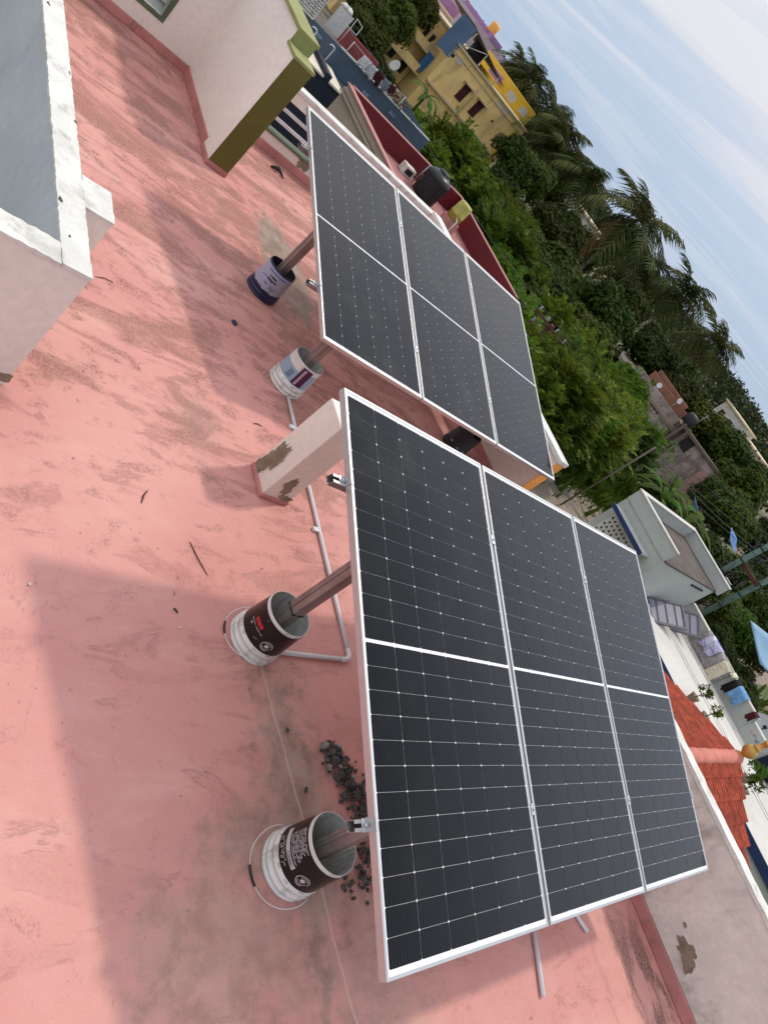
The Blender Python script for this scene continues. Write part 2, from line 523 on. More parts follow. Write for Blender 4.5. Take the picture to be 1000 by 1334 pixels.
M_glass = painted('louvre_glass', (.38, .44, .40), .15, .1, 5, None, bump=0)
for i in range(8):
    l = MB(); l.obox((-8.58, 2.275, .36 + i * .1), (.012, .96, .115), Euler((0, R(-28), 0)).to_matrix())
    l.build('louvre', M_glass, wf_o)
b = MB(); b.box(-8.72, -8.70, 1.79, 2.76, .30, 1.15); b.build('dark_room', M_dark, t)

t = wall_thing('fin_wall', 'tall cream wing wall with lime green top and dark olive end')
w = MB()
w.box(-8.5, -7.05, 3.25, 3.44, .10, 1.40)
w.build('wall_face', M_pale, t)
w = MB(); w.box(-7.05, -6.764, 3.215, 3.44, .06, 1.262); w.build('column', M_pale, t)
w = MB(); w.box(-6.764, -6.755, 3.213, 3.442, .03, 1.262); w.build('column_end', M_olive, t)
w = MB(); w.box(-8.5, -7.04, 3.225, 3.47, 1.40, 1.432); w.box(-7.04, -6.748, 3.205, 3.455, 1.262, 1.29); w.box(-7.055, -7.043, 3.222, 3.455, 1.29, 1.40)
w.build('coping', M_lime, t)
w = MB(); w.box(-8.5, -7.05, 3.235, 3.455, 0, .10); w.box(-7.05, -6.752, 3.20, 3.455, 0, .06); w.build('skirting', M_skirt, t, bevel=.012)

# left parapet (with the barred opening), back parapet (orange end), right parapet
t = wall_thing('left_parapet', 'far left parapet with a barred opening behind the olive ended wall')
w = MB()
w.box(-8.35, -8.2, 3.44, 3.55, .1, .74)
w.box(-8.35, -8.2, 5.0, 6.65, .1, .74)
w.box(-8.35, -8.2, 3.55, 5.0, .1, .22)
w.box(-8.35, -8.2, 3.55, 5.0, .62, .74)
w.build('wall_face', M_cream, t)
nw = MB(); nw.box(-9.9, -9.7, 1.5, 7.5, -4, .42); tag(nw.build('gap_shade_slab', painted('gap_shade_navy', (.012, .016, .028), .8, .1, 1, None)), 'dark navy wall of the next house seen through the barred opening', 'wall')  # added slab; its navy colour stands for the shade in the narrow gap
w = MB(); w.box(-8.365, -8.19, 3.44, 6.8, .74, .79); w.build('coping', M_white, t, bevel=.008)
w = MB(); w.box(-8.2, -8.185, 3.44, 6.65, 0, .1); w.build('skirting', M_skirt, t, bevel=.01)
w = MB(); w.box(-8.36, -8.185, 3.55, 5.0, .205, .23); w.build('sill', M_sage, t)
for z in (.34, .475):
    w = MB(); w.box(-8.29, -8.26, 3.55, 5.0, z, z + .035); w.build('bar', M_pvc, t)
w = MB(); w.poly([(-8.2, a, bb) for a, bb in ragged(4.83, .19, .12, .07, 40, .45, 2)], (.006, 0, 0)); w.build('peeled_patch', M_plaster, t)

t = wall_thing('back_parapet', 'cream back parapet with orange painted end beyond the farther panels')
w = MB(); w.box(-8.2, -3.87, 6.66, 6.80, .1, .78); w.build('wall_face', M_cream, t)
w = MB(); w.box(-3.87, -3.862, 6.655, 6.805, -.2, .78); w.build('orange_end', M_orange, t)
w = MB(); w.box(-8.19, -3.85, 6.645, 6.815, .78, .835); w.build('coping', M_white, t, bevel=.008)
w = MB(); w.box(-8.185, -3.87, 6.645, 6.66, 0, .1); w.build('skirting', M_skirt, t, bevel=.01)
ck = MB()
pp = [(-4.42 + .012 * math.sin(i * 1.9) + i * .004, 6.658, .68 - i * .05) for i in range(9)]
ck.tube(pp, .003, 5); ck.build('crack', M_dark, t)

t = wall_thing('right_parapet', 'stained grey cream parapet at lower right with white coping')
w = MB(); w.box(-1.25, 6.5, 5.9, 6.02, .1, .835); w.build('wall_face', M_wash, t)
cp = MB(); strip_cap(cp, -1.26, 6.5, 5.893, 6.03, .835, .865, 0, 9, 160); cp.build('coping', M_white, t)
w = MB(); w.box(-1.25, 6.5, 5.885, 5.9, 0, .1); w.build('skirting', M_skirt, t, bevel=.012)
w = MB(); w.poly([(a, 5.9, bb) for a, bb in ragged(.47, .235, .10, .062, 60, .42, 11)], (0, -.005, 0)); w.poly([(a, 5.9, bb) for a, bb in ragged(.30, .31, .018, .012, 16, .3, 12)], (0, -.005, 0))
w.build('peeled_patch', M_plaster, t)
rr = empty('white_pipe_railing', 'pair of thin white pipes bridging the parapet gap', 'railing')
for i, (z, y) in enumerate(((.28, 6.70), (.12, 6.70))):
    w = MB(); w.tube([(-3.85, y, z), (-1.2, y - .75, z)], .012, 8); w.build('rail', M_pvc, rr)

def peel_rim(parent, at, off, specs):
    """loose paint edge that stands round a fallen patch of plaster"""
    m = MB()
    for cx, cy, rx, ry, n, amp, seed in specs:
        m.poly([at(a, b_) for a, b_ in ragged(cx, cy, rx * 1.07 + .003, ry * 1.07 + .003, n, amp, seed)], off)
    m.build('peeling_edge', M_white, parent)
peel_rim(t, lambda a, b_: (a, 5.9, b_), (0, -.003, 0), ((.47, .235, .10, .062, 60, .42, 11), (.30, .31, .018, .012, 16, .3, 12)))

# stub pillar with fallen plaster
t = empty('stub_pillar', 'short cream pillar with fallen plaster between the two arrays', 'pillar', (-2.82, 3.01, 0))
w = MB(); w.box(-.125, .125, -.112, .112, .035, .755); w.build('shaft', M_cream, t, bevel=.008)
w = MB(); w.box(-.135, .135, -.122, .122, 0, .04); w.build('skirting', M_skirt, t, bevel=.01)
w = MB()
w.poly([(a, -.1125, bb) for a, bb in ragged(-.045, .20, .062, .155, 60, .30, 31)], (0, -.004, 0))
w.poly([(a, -.1125, bb) for a, bb in ragged(-.098, .065, .028, .06, 30, .3, 33)], (0, -.0035, 0))
w.build('peeled_patch', M_plaster, t)
peel_rim(t, lambda a, b_: (a, -.1125, b_), (0, -.0022, 0), ((-.045, .20, .062, .155, 60, .30, 31), (-.098, .065, .028, .06, 30, .3, 33)))
peel_rim(t, lambda a, b_: (.1255, a, b_), (.0022, 0, 0), ((-.005, .175, .042, .075, 40, .35, 35), (.06, .062, .05, .03, 30, .3, 36)))
w = MB()
w.poly([(.1255, a, bb) for a, bb in ragged(-.005, .175, .042, .075, 40, .35, 35)], (.004, 0, 0))
w.poly([(.1255, a, bb) for a, bb in ragged(.06, .062, .05, .03, 30, .3, 36)], (.0035, 0, 0))
w.build('peeled_patch', M_plaster, t)

# ------------------------------------------------------------------ solar modules
PW, PH, GAP = 2.278, 1.134, 0.020
TH = .035
cu, cv = (PW - .062 - .014) / 24, (PH - .038) / 6
def bar_mesh(lx, ly):
    m = MB(); m.box(0, lx, 0, ly, -TH, 0)
    return m
def cell_mesh():
    a, b, c = cu / 2 - .0006, cv / 2 - .0010, .0044
    pts = [(-a + c, -b, 0), (a - c, -b, 0), (a, -b + c, 0), (a, b - c, 0), (a - c, b, 0), (-a + c, b, 0), (-a, b - c, 0), (-a, -b + c, 0)]
    m = MB(); m.poly(pts, (0, 0, .0008))
    o = m.build('cell', M_cell); me = o.data
    bpy.data.objects.remove(o)
    return me
CELL = cell_mesh()
def make_module():
    r = bpy.data.objects.new('solar_panel', None); COL.objects.link(r); r.empty_display_size = .2
    L = .012
    for (x0, x1, y0, y1) in ((0, PW, 0, L), (0, PW, PH - L, PH), (0, L, L, PH - L), (PW - L, PW, L, PH - L)):
        m = MB(); m.box(x0, x1, y0, y1, -TH, 0); m.build('frame_bar', M_alu, r, bevel=.0012, seg=1)
    m = MB(); m.box(L, PW - L, L, PH - L, -.008, -.0032); m.build('backsheet', M_back, r)
    for i in range(24):
        x = .031 + cu * (i + .5) + (.014 if i >= 12 else 0)
        for j in range(6):
            share(CELL, 'cell', r, (x, .019 + cv * (j + .5), -.003))
    return r
def copy_tree(o, parent=None):
    c = o.copy(); COL.objects.link(c)
    c.parent = parent
    for ch in list(o.children):
        copy_tree(ch, c)
    return c
ARR = {'near': (Vector((-2.178, 2.147, 1.3135)), -R(14.53)), 'far': (Vector((-5.867, 3.1226, 1.2551)), -R(14.12))}
LBL = {('near', 0): 'large nearest solar panel, its edge in front of the black labelled paint buckets',
       ('near', 1): 'middle solar panel of the nearer array',
       ('near', 2): 'outermost solar panel of the nearer array, beside the red tiled roof',
       ('far', 0): 'solar panel of the farther array nearest the blue and the white buckets',
       ('far', 1): 'middle solar panel of the farther array, right behind the near cream parapet top',
       ('far', 2): 'outermost solar panel of the farther array, beside the green shrubs'}
proto = make_module()
first = True
for key, (o, tilt) in ARR.items():
    for i in range(3):
        m = proto if first else copy_tree(proto)
        first = False
        m.location = o + Vector((0, (PH + GAP) * i, 0))
        m.rotation_euler = (0, -tilt, 0)
        tag(m, LBL[(key, i)], 'solar panel', 'solar panels of the two roof arrays')

# ------------------------------------------------------------------ mounting frames
def mount(key, posts, label):
    o, tilt = ARR[key]
    ux = Vector((math.cos(tilt), 0, math.sin(tilt))); nz = Vector((-math.sin(tilt), 0, math.cos(tilt))); vy = Vector((0, 1, 0))
    rot = Matrix((ux, vy, nz)).transposed()
    r = empty('mounting_frame', label, 'mounting frame', (o.x + 1.1, o.y + 1.7, 0))
    inv = Matrix.Translation(-Vector(r.location))
    def P(u, v, n): return o + ux * u + vy * v + nz * n - Vector(r.location)
    SPAN = 3 * PH + 2 * GAP
    for u in (.455, 1.80):
        m = MB()
        y0, y1 = -.070, SPAN + .07
        for du, dn, su, sn in ((0, -TH - .0405, .041, .003), (-.019, -TH - .0205, .003, .037), (.019, -TH - .0205, .003, .037), (-.0125, -TH - .0035, .010, .003), (.0125, -TH - .0035, .010, .003)):
            m.obox(P(u + du, (y0 + y1) / 2, dn), (su, y1 - y0, sn), rot)
        m.build('rail', M_galv, r)
        for v, kind in ((0, 'end'), (PH + GAP / 2, 'mid'), (2 * PH + 1.5 * GAP, 'mid'), (SPAN, 'end')):
            m = MB()
            if kind == 'end':
                s = -1 if v == 0 else 1
                m.obox(P(u, v + s * .003, -.018), (.046, .004, .042), rot)
                m.obox(P(u, v - s * .003, .0025), (.046, .016, .003), rot)
                m.obox(P(u, v + s * .018, -.037), (.046, .028, .004), rot)
                m.tube([P(u, v + s * .018, -.035), P(u, v + s * .018, -.024)], .0075, 6)
            else:
                m.obox(P(u, v, .0025), (.05, .036, .004), rot)
                m.tube([P(u, v, .004), P(u, v, .011)], .007, 6)
            m.build('clamp', M_alu, r)
    for (x0, y0), (x1, y1) in posts:
        # one rafter on a pair of posts; the rafter carries the rails
        u0, u1 = (x0 - o.x) / math.cos(tilt), (x1 - o.x) / math.cos(tilt)
        ym = (y0 + y1) / 2
        m = MB(); m.obox(P((.2 + 2.08) / 2, ym - o.y, -TH - .042 - .026), (1.88, .05, .05), rot); m.build('rafter', M_galv, r)
        for (x, y, u) in ((x0, y0, u0), (x1, y1, u1)):
            top = (P(u, 0, -TH - .042 - .05)).z
            m = MB()
            a = .036
            x -= r.location.x; y -= r.location.y
            m.box(x - a, x + a, y - a, y + a, .03, top)
            # folded lips of the section
            m.box(x - a * .55, x - a * .1, y - a - .004, y - a, .03, top); m.box(x + a, x + a + .004, y - a * .5, y - a * .05, .03, top)
            m.build('post', M_post, r, bevel=.004)
            if key == 'far' or u > 1: continue
            m = MB(); m.box(x - a - .005, x + a + .005, y - a - .005, y + a + .005, .345, .352); m.build('collar', M_dark, r)
    return r
B1, B2 = (-1.640, 2.594), (-.515, 2.535)
B3, B4, B5 = (-5.12, 3.515), (-3.99, 3.48), (-4.40, 6.05)
mount('near', ((B1, B2), ((-1.64, 5.15), (-.515, 5.15))), 'steel frame carrying the nearer array, posts in the black labelled buckets')
mount('far', ((B3, B4), ((-5.1, 6.10), (-4.42, 6.06))), 'steel frame carrying the farther array, posts in the blue and white buckets')

# ------------------------------------------------------------------ upturned paint buckets
PROF = [(.149, 0), (.154, .004), (.154, .016), (.146, .019), (.146, .030), (.1545, .034), (.1545, .046), (.1465, .05), (.146, .070), (.150, .074), (.150, .084), (.1445, .088), (.1335, .30), (.1325, .302), (.1300, .302), (.1290, .30), (.140, .02)]
def rad(z): return .1445 + (.1335 - .1445) * (z - .088) / (.30 - .088) + .0006
def curved(mb, a0, a1, z0, z1, off=0, n=None):
    """patch of the bucket wall between two angles (degrees) and heights"""
    n = n or max(2, int(abs(a1 - a0) / 6))
    vs, fs = [], []
    for i in range(n + 1):
        t = R(a0 + (a1 - a0) * i / n)
        for z in (z0, z1):
            r_ = rad(z) + off
            vs.append((r_ * math.cos(t), r_ * math.sin(t), z))
    for i in range(n):
        fs.append((2 * i, 2 * i + 2, 2 * i + 3, 2 * i + 1))
    sm = mb.smooth; mb.smooth = True; mb.add(vs, fs); mb.smooth = sm
def ring(mb, ac, zc, r0, r1, a_from, a_to, off, n=26):
    vs, fs = [], []
    for i in range(n + 1):
        t = R(a_from + (a_to - a_from) * i / n)
        for rr_ in (r0, r1):
            z = zc + rr_ * math.sin(t)
            a = R(ac) + rr_ * math.cos(t) / rad(zc)
            q = rad(z) + off
            vs.append((q * math.cos(a), q * math.sin(a), z))
    for i in range(n):
        fs.append((2 * i, 2 * i + 2, 2 * i + 3, 2 * i + 1))
    mb.add(vs, fs)
def print_lines(mb, a0, a1, z0, z1, rows, seed, dens=.8, off=.0014):
    """rows of small illegible print"""
    rnd = random.Random(seed)
    h = (z1 - z0) / rows
    for k in range(rows):
        a = a0 + rnd.uniform(0, 2)
        end = a1 - rnd.uniform(0, (a1 - a0) * .25)
        while a < end:
            w_ = rnd.uniform(1.0, 3.2)
            if rnd.random() < dens:
                hh = h * rnd.uniform(.35, .6)
                zz = z0 + h * k + rnd.uniform(0, h * .12)
                curved(mb, a, a + w_ * .82, zz, zz + hh, off, 1)
            a += w_
def bucket(p, label, body, inner, rot=0, group='upturned paint buckets holding the posts'):
    r = empty('paint_bucket', label, 'bucket', (p[0], p[1], .001), (0, 0, R(rot)), group)
    m = MB(); m.lathe(PROF, 48); sh = m.build('shell', body, r, fix=True)
    sd = Vector((p[0] * 3.1, p[1] * 2.7, 0))
    for v in sh.data.vertices:      # slightly dented and out of round
        if v.co.z < .09 or v.co.z > .29:
            q = 1 + .012 * mnoise.noise(v.co * 9 + sd)
            v.co.x *= q; v.co.y *= q
    m = MB()
    for k_ in range(5):             # splashes of cement on the rim
        curved(m, -150 + k_ * 33 + 9 * math.sin(p[0] * 9 + k_), -146 + k_ * 33 + 9 * math.sin(p[0] * 9 + k_) + 2 * k_, .089, .098 + .003 * (k_ % 3), .0012, 2)
    tag(m.build('cement_splash', M_bucket_in, r, fix=False), kind='stuff')
    m = MB(); m.lathe([(.1285, .2985), (.1395, .022), (.0, .022)], 40); m.build('inside', inner, r)
    return r
def sheet(r, name, mat, a0, a1, z0, z1, off=.0004):
    m = MB(); curved(m, a0, a1, z0, z1, off); return m.build(name, mat, r, fix=False)
# angles are measured from +x, so -58 looks at the camera from the front pair
def logo(r, ac, zc):
    m = MB()
    ring(m, ac, zc, .030, .0335, -10, 300, .0016); ring(m, ac, zc, .021, .0245, 20, 150, .0016); ring(m, ac, zc, .021, .0245, 200, 350, .0016)
    ring(m, ac, zc, .000, .012, 0, 359, .0005)
    m.build('round_emblem', M_print, r, fix=False)
b = bucket(B1, 'upturned white bucket with black label and red lettering, wire handle on the roof', M_bucket, M_bucket_in)
sheet(b, 'label_band', M_black, -180, 180, .105, .283)
m = MB(); rnd = random.Random(3)
a = -92
for k in range(6):
    curved(m, a, a + 3.4, .196, .222, .0014, 1); curved(m, a + 1, a + 4.6, .206 + .003 * (k % 2), .214, .0013, 1); a += 4.8
tag(m.build('red_lettering', M_red, b, fix=False), kind='stuff')
m = MB(); print_lines(m, -100, -44, .180, .188, 1, 5, .95); print_lines(m, -97, -88, .165, .172, 1, 6, 1); print_lines(m, -62, -58, .14, .146, 1, 7, 1); curved(m, -92, -88, .16, .168, .0014, 1); curved(m, -56, -54.5, .142, .147, .0014, 1); curved(m, -72, -70.8, .262, .267, .0014, 1)
tag(m.build('fine_print', M_print, b, fix=False), kind='stuff')
logo(b, -28, .155)
def handle(r, ang, out, lift=.006):
    m = MB(); pts = []
    for i in range(25):
        t = math.pi * i / 24
        rr_ = .156 + (out) * math.sin(t) ** .9
        q = ang - 90 + 180 * i / 24
        pts.append((rr_ * math.cos(R(q)), rr_ * math.sin(R(q)), lift + .05 * abs(math.cos(t)) ** 3))
    m.tube(pts, .0022, 6); h = m.build('wire_handle', M_pvc, r)
    g = MB(); g.tube([Vector(p) + Vector((0, 0, .001)) for p in pts[10:14]], .0055, 8); g.build('grip', M_dark, h)
handle(b, -100, .035)
b = bucket(B2, 'upturned white bucket with black label and dense white print, nearest the panel corner', M_bucket, M_bucket_in)
sheet(b, 'label_band', M_black, -180, 180, .105, .283)
m = MB()
print_lines(m, -128, -72, .185, .276, 9, 15, .86); print_lines(m, -132, -76, .117, .146, 3, 17, .5)
tag(m.build('fine_print', M_print, b, fix=False), kind='stuff')
sheet(b, 'white_stripe', M_print, -142, -68, .152, .176, .0012)
m = MB(); print_lines(m, -100, -70, .154, .175, 4, 19, .85, .0020); tag(m.build('stripe_print', M_black, b, fix=False), kind='stuff')
logo(b, -42, .165)
handle(b, -80, .07)
b = bucket(B3, 'upturned lavender and navy bucket under the left post of the farther array', M_navyp, M_dark)
sheet(b, 'label_band', M_lav, -180, 180, .095, .285)
sheet(b, 'blue_stripe', M_blue, -70, 10, .255, .266, .0012)
m = MB()
for i in range(10): curved(m, -78 + i * 5, -73 + i * 5, .178 + .010 * math.sin(i * .4), .186 + .010 * math.sin(i * .4), .0012, 2)
m.build('blue_swoosh', M_blue, b, fix=False)
m = MB(); print_lines(m, -52, -12, .185, .245, 2, 41, .95); print_lines(m, -50, -36, .14, .16, 1, 43, .9); print_lines(m, -30, 0, .12, .16, 3, 44, .6); tag(m.build('black_lettering', M_black, b, fix=False), kind='stuff')
b = bucket(B4, 'upturned white bucket with purple and pale blue label, behind the stub pillar', M_bucket, M_bucket_in)
sheet(b, 'label_band', M_sky, -130, 30, .115, .262)
sheet(b, 'pink_band', M_bucket, -120, -35, .225, .295, .0010)
sheet(b, 'purple_panel', M_purple, -36, 2, .118, .288, .0016)
m = MB(); rnd = random.Random(9)
z = .128
while z < .275:      # upright line of pale letters
    hh = rnd.uniform(.007, .011); curved(m, -27 + rnd.uniform(-.6, .6), -19 + rnd.uniform(-1, 1), z, z + hh * .62, .0024, 1); z += hh
tag(m.build('pale_lettering', M_print, b, fix=False), kind='stuff')
m = MB(); print_lines(m, -66, -46, .135, .205, 5, 51, .95, .0012); tag(m.build('navy_print', M_navyp, b, fix=False), kind='stuff')
b = bucket(B5, 'upturned black bucket under the far post, seen in the gap between the arrays', M_dark, M_dark)

# ------------------------------------------------------------------ conduit on the roof
t = empty('pvc_conduit', 'white plastic conduit lying on the roof past the stub pillar', 'pipe', (-3.0, 3.4, 0))
L0 = Vector((-3.0, 3.4, 0))
pts = [Vector(p) - L0 for p in ((-3.83, 3.46, .017), (-3.3, 3.43, .016), (-2.6, 3.395, .016), (-2.0, 3.365, .017), (-1.675, 3.35, .017))]
m = MB(); m.tube(pts, .014, 10); m.build('pipe', M_pvc, t)
pts = [Vector(p) - L0 for p in ((-1.675, 3.35, .017), (-1.635, 3.347, .017), (-1.608, 3.33, .017), (-1.597, 3.30, .017), (-1.596, 3.26, .017))]
m = MB(); m.tube(pts, .0165, 10); m.build('elbow', M_pvc, t)
pts = [Vector(p) - L0 for p in ((-1.596, 3.26, .017), (-1.585, 2.9, .017), (-1.58, 2.70, .017))]
m = MB(); m.tube(pts, .014, 10); m.build('pipe', M_pvc, t)
for p in ((-3.5, 3.445), (-2.56, 3.395)):
    m = MB(); m.obox((p[0] - L0.x, p[1] - .03 - L0.y, .014), (.035, .06, .022)); m.build('saddle_clip', M_pvc, t, bevel=.003)
t = tag(MB().tube([(-.07, 4.10, .018), (.04, 4.37, .018), (.345, 4.235, .018)][1:], .014, 10).build('pvc_offcut', M_pvc), 'white plastic pipe sticking out under the panel, nearer the big bucket', 'pipe', 'loose pipe ends')
t = tag(MB().tube([(-.02, 4.92, .018), (.135, 5.01, .018)], .014, 10).build('pvc_offcut', M_pvc), 'short white pipe end under the panel beside the right parapet', 'pipe', 'loose pipe ends')

# ------------------------------------------------------------------ gravel heap and litter
STONES = []
for k in range(6):
    bm = bmesh.new(); bmesh.ops.create_icosphere(bm, subdivisions=1, radius=1)
    for v in bm.verts:
        q = v.co.copy(); v.co *= .72 + .5 * mnoise.noise(q * 1.3 + Vector((k * 7.1, 0, 0)))
        v.co.z *= .75
    me = bpy.data.meshes.new('stone'); bm.to_mesh(me); bm.free(); me.materials.append(M_stone2 if k == 5 else M_stone); STONES.append(me)
gr = empty('gravel_heap', 'small heap of dark road stones beside the near bucket', 'gravel heap', (-.72, 3.12, 0))
rnd = random.Random(21)
cl = [(-1.05, 2.99), (-1.0, 3.02), (-.95, 3.04), (-.88, 3.06), (-.82, 3.08), (-.76, 3.1), (-.70, 3.11), (-.62, 3.12), (-.54, 3.1), (-.46, 3.05), (-.40, 2.96)]
n_st = 0
for k in range(330):
    c = rnd.choice(cl)
    i_ = cl.index(c)
    sp = .030 + .034 * min(i_, 5) / 5
    x, y = c[0] + rnd.gauss(0, sp * .8), c[1] + rnd.gauss(0, sp)
    if math.hypot(x - B2[0], y - B2[1]) < .17: continue
    d = math.hypot(x - c[0], y - c[1]) / sp
    s = rnd.uniform(.009, .022) if rnd.random() < .85 else rnd.uniform(.024, .034)
    z = s * .55 + max(0, .04 * (1 - d * .6)) * rnd.random()
    share(STONES[5] if rnd.random() < .09 else rnd.choice(STONES[:5]), 'stone', gr, (x - gr.location.x, y - gr.location.y, z), (rnd.uniform(0, 6), rnd.uniform(0, 6), rnd.uniform(0, 6)), (s, s * rnd.uniform(.7, 1.2), s))
for i, (x, y, s, lab) in enumerate(((-1.14, 2.70, .019, 'lone dark stone left of the gravel heap, near the cement streak'), (-.84, 2.74, .021, 'lone flat dark stone between gravel heap and near bucket'), (-.98, 3.17, .014, 'small dark stone at the panel edge above the gravel heap'), (-1.73, 1.39, .012, 'white pebble on the pink roof at far left'), (-1.84, 1.95, .008, 'small pale pebble left of the black label bucket'), (-1.64, 2.13, .010, 'white crumb nearest the black label bucket'))):
    o = share(STONES[5 if i > 2 else i], 'stone', None, (x, y, s * .6), (i, i * 2, i * 3), (s, s * .8, s))
    if i > 2:
        o.data = STONES[5].copy(); o.data.materials.clear(); o.data.materials.append(M_white)
    tag(o, lab, 'stone')
def twig(p, q, r, lab):
    a, b_ = Vector(p), Vector(q)
    mid = (a + b_) / 2 + Vector((random.uniform(-.01, .01), random.uniform(-.01, .01), .004))
    m = MB(); m.tube([a, a.lerp(mid, .6), mid, mid.lerp(b_, .6), b_], [r * .6, r, r, r * .8, r * .5], 6)
    tag(m.build('twig', M_twig), lab, 'twig', 'twigs and sticks on the roof')
twig((-2.35, 2.0, .004), (-2.45, 2.05, .004), .004, 'short dark twig lying on the pink roof at left')
twig((-2.18, 2.28, .003), (-1.99, 2.36, .003), .0032, 'long thin dark twig lying left of the black label bucket')
twig((-1.745, 2.11, .005), (-1.72, 2.13, .005), .005, 'stubby dark twig nearest the black label bucket')
twig((-4.08, 1.87, .003), (-4.12, 2.0, .003), .003, 'thin twig poking out beside the stairwell wall')
twig((-3.36, 3.01, .003), (-3.37, 3.09, .003), .0035, 'dark twig left of the white purple bucket foot')
twig((-3.28, 3.55, .004), (-3.20, 3.64, .02), .004, 'dark stick beside conduit at the stub pillar')
cap = MB(); cap.lathe([(.026, 0), (.028, .006), (.026, .012), (.016, .013), (.014, .009), (0, .009)], 20)
tag(cap.build('bottle_cap', M_navyp, loc=(-4.43, 3.07, 0)), 'small blue bottle cap on the roof below the navy bucket', 'bottle cap')
# curled bit of black film at the back parapet foot
m = MB(); m.tube([(-7.9, 4.35, .01), (-7.86, 4.42, .05), (-7.9, 4.47, .03), (-7.82, 4.52, .012)], [.012, .03, .02, .008], 7)
tag(m.build('rag', M_dark), 'crumpled black rag at the foot of the far left parapet', 'rag')

# ------------------------------------------------------------------ land
def ground_material():
    k = NT('dry_earth_and_grass')
    p = k.pos
    a = k.mix(k.ramp(k.noise(p, .35, 7, .6), .35, .65), (.12, .088, .06), (.20, .15, .105))
    g = k.ramp(k.noise(p, .16, 8, .65), .38, .50)
    c = k.mix(k.math('MULTIPLY', g, .92), a, k.mix(k.noise(p, 3, 6), (.045, .06, .018), (.10, .11, .035)))
    k.col(c); k.rough(.95)
    k.bump(k.noise(p, 6, 8), .06, .8)
    return k.m
M_ground = ground_material()
M_sand = painted('sandy_road', (.27, .215, .165), .95, .14, .8, (.15, .12, .09), .5, .7, .5, .01, 9)
g = MB(); g.add([(-2500, -900, -4), (2500, -900, -4), (2500, 3500, -4), (-2500, 3500, -4)], [(0, 1, 2, 3)])
tag(g.build('ground', M_ground, fix=False), 'brown earth and scrub between the houses', kind='structure')
g = MB()
pts_l = [(-13.4, -40), (-13.3, 10), (-13.0, 23), (-12.7, 27), (-13.6, 34), (-14, 60)]
pts_r = [(-8.9, -40), (-8.9, 10), (-8.7, 23), (-7.6, 27), (-6.0, 34), (-7, 60)]
vs = [(x, y, -3.99) for x, y in pts_l] + [(x, y, -3.99) for x, y in pts_r]
g.add(vs, [(i, i + 6, i + 7, i + 1) for i in range(5)])
tag(g.build('road', M_sand, fix=False), 'sandy lane beyond the parapets', kind='structure')

# ------------------------------------------------------------------ neighbour's terrace house with the stair room
M_hgrey = painted('pale_grey_house_paint', (.40, .42, .385), .8, .05, .7, (.30, .31, .28), .55, .75, .5, .002, 40)
M_terr = painted('white_terrace_paint', (.57, .545, .50), .85, .06, .9, (.50, .45, .40), .52, .74, .6, .003, 40)
M_wroof = painted('weathered_roof_cement', (.10, .08, .068), .95, .22, 1.6, (.07, .055, .05), .48, .68, .6, .01, 14)
M_navy = painted('deep_blue_trim', (.010, .03, .10), .55, .1, 3, None, bump=.001)
M_jali = painted('white_vent_block', (.55, .54, .50), .85, .08, 4, (.40, .36, .28), .55, .72, .6, .002)
h = empty('terrace_house', 'pale grey house across the gap with white terrace and stair room', 'house', (-1.5, 16, -4))
def hb(name, mat, x0, x1, y0, y1, z0, z1, bevel=0, par=None):
    m = MB(); m.box(x0 + 1.5, x1 + 1.5, y0 - 16, y1 - 16, z0 + 4, z1 + 4)
    return m.build(name, mat, par or h, bevel=bevel)
XR, XL = -4.98, -6.54
hb('lower_wall', M_hgrey, XL, 9, 14.46, 17.38, -4, -1.30)
hb('terrace_floor', M_terr, XR, 9, 14.44, 17.265, -1.30, -1.257)
hb('blue_edge', M_navy, XR, 9, 14.40, 14.437, -1.42, -1.25)
hb('parapet', M_hgrey, XR + .003, -2.2, 17.268, 17.38, -1.30, -.80)
hb('parapet', M_hgrey, -2.197, 9, 17.262, 17.38, -1.30, -.90)
hb('coping', M_terr, XR + .003, -2.2, 17.255, 17.40, -.80, -.77)
hb('coping', M_terr, -2.19, 9, 17.25, 17.40, -.90, -.87)
hb('terrace_kerb', M_terr, XR + .003, 9, 16.86, 16.90, -1.2565, -1.235)
for y in (15.9, 16.08):
    hb('drain_joint', M_wroof, XR + .01, 9, y, y + .022, -1.2565, -1.2545)
# stair room
hb('stair_room_wall', M_hgrey, XL, XR - .003, 14.0, 17.25, -1.9, -.255)
hb('stair_room_wall', M_hgrey, XL, XR - .003, 14.0, 14.43, -4, -1.9)
hb('stair_room_roof', M_wroof, XL + .05, XR + .02, 14.05, 17.30, -.255, -.22)
hb('parapet', M_hgrey, XL, -5.02, 13.98, 14.08, -.255, .04)
hb('parapet', M_hgrey, XL, XL + .1, 14.083, 17.25, -.255, .04)
hb('parapet', M_hgrey, XL, -4.90, 17.253, 17.36, -.255, .04)
for a in ((XL - .015, -5.0, 13.965, 14.095), (XL - .015, XL + .115, 14.098, 17.235), (XL - .015, -4.88, 17.238, 17.375)):
    hb('coping', M_terr, *a, .04, .065)
ss = hb('sunshade', M_hgrey, -6.40, -5.22, 13.62, 13.977, -.50, -.45, .01)
hb('sunshade_edge', M_navy, -6.41, -5.21, 13.58, 13.617, -.535, -.44, .008)
jl = hb('vent_block_panel', M_jali, -6.36, -5.34, 13.955, 13.978, -1.35, -.62)
VH = MB(); VH.poly([(-.026, 0, -.024), (.026, 0, -.024), (.004, 0, .026), (-.022, 0, .012)], (0, .012, 0))
vh = VH.build('vent_hole', M_dark, jl, fix=True)
hole_me = vh.data
bpy.data.objects.remove(vh)
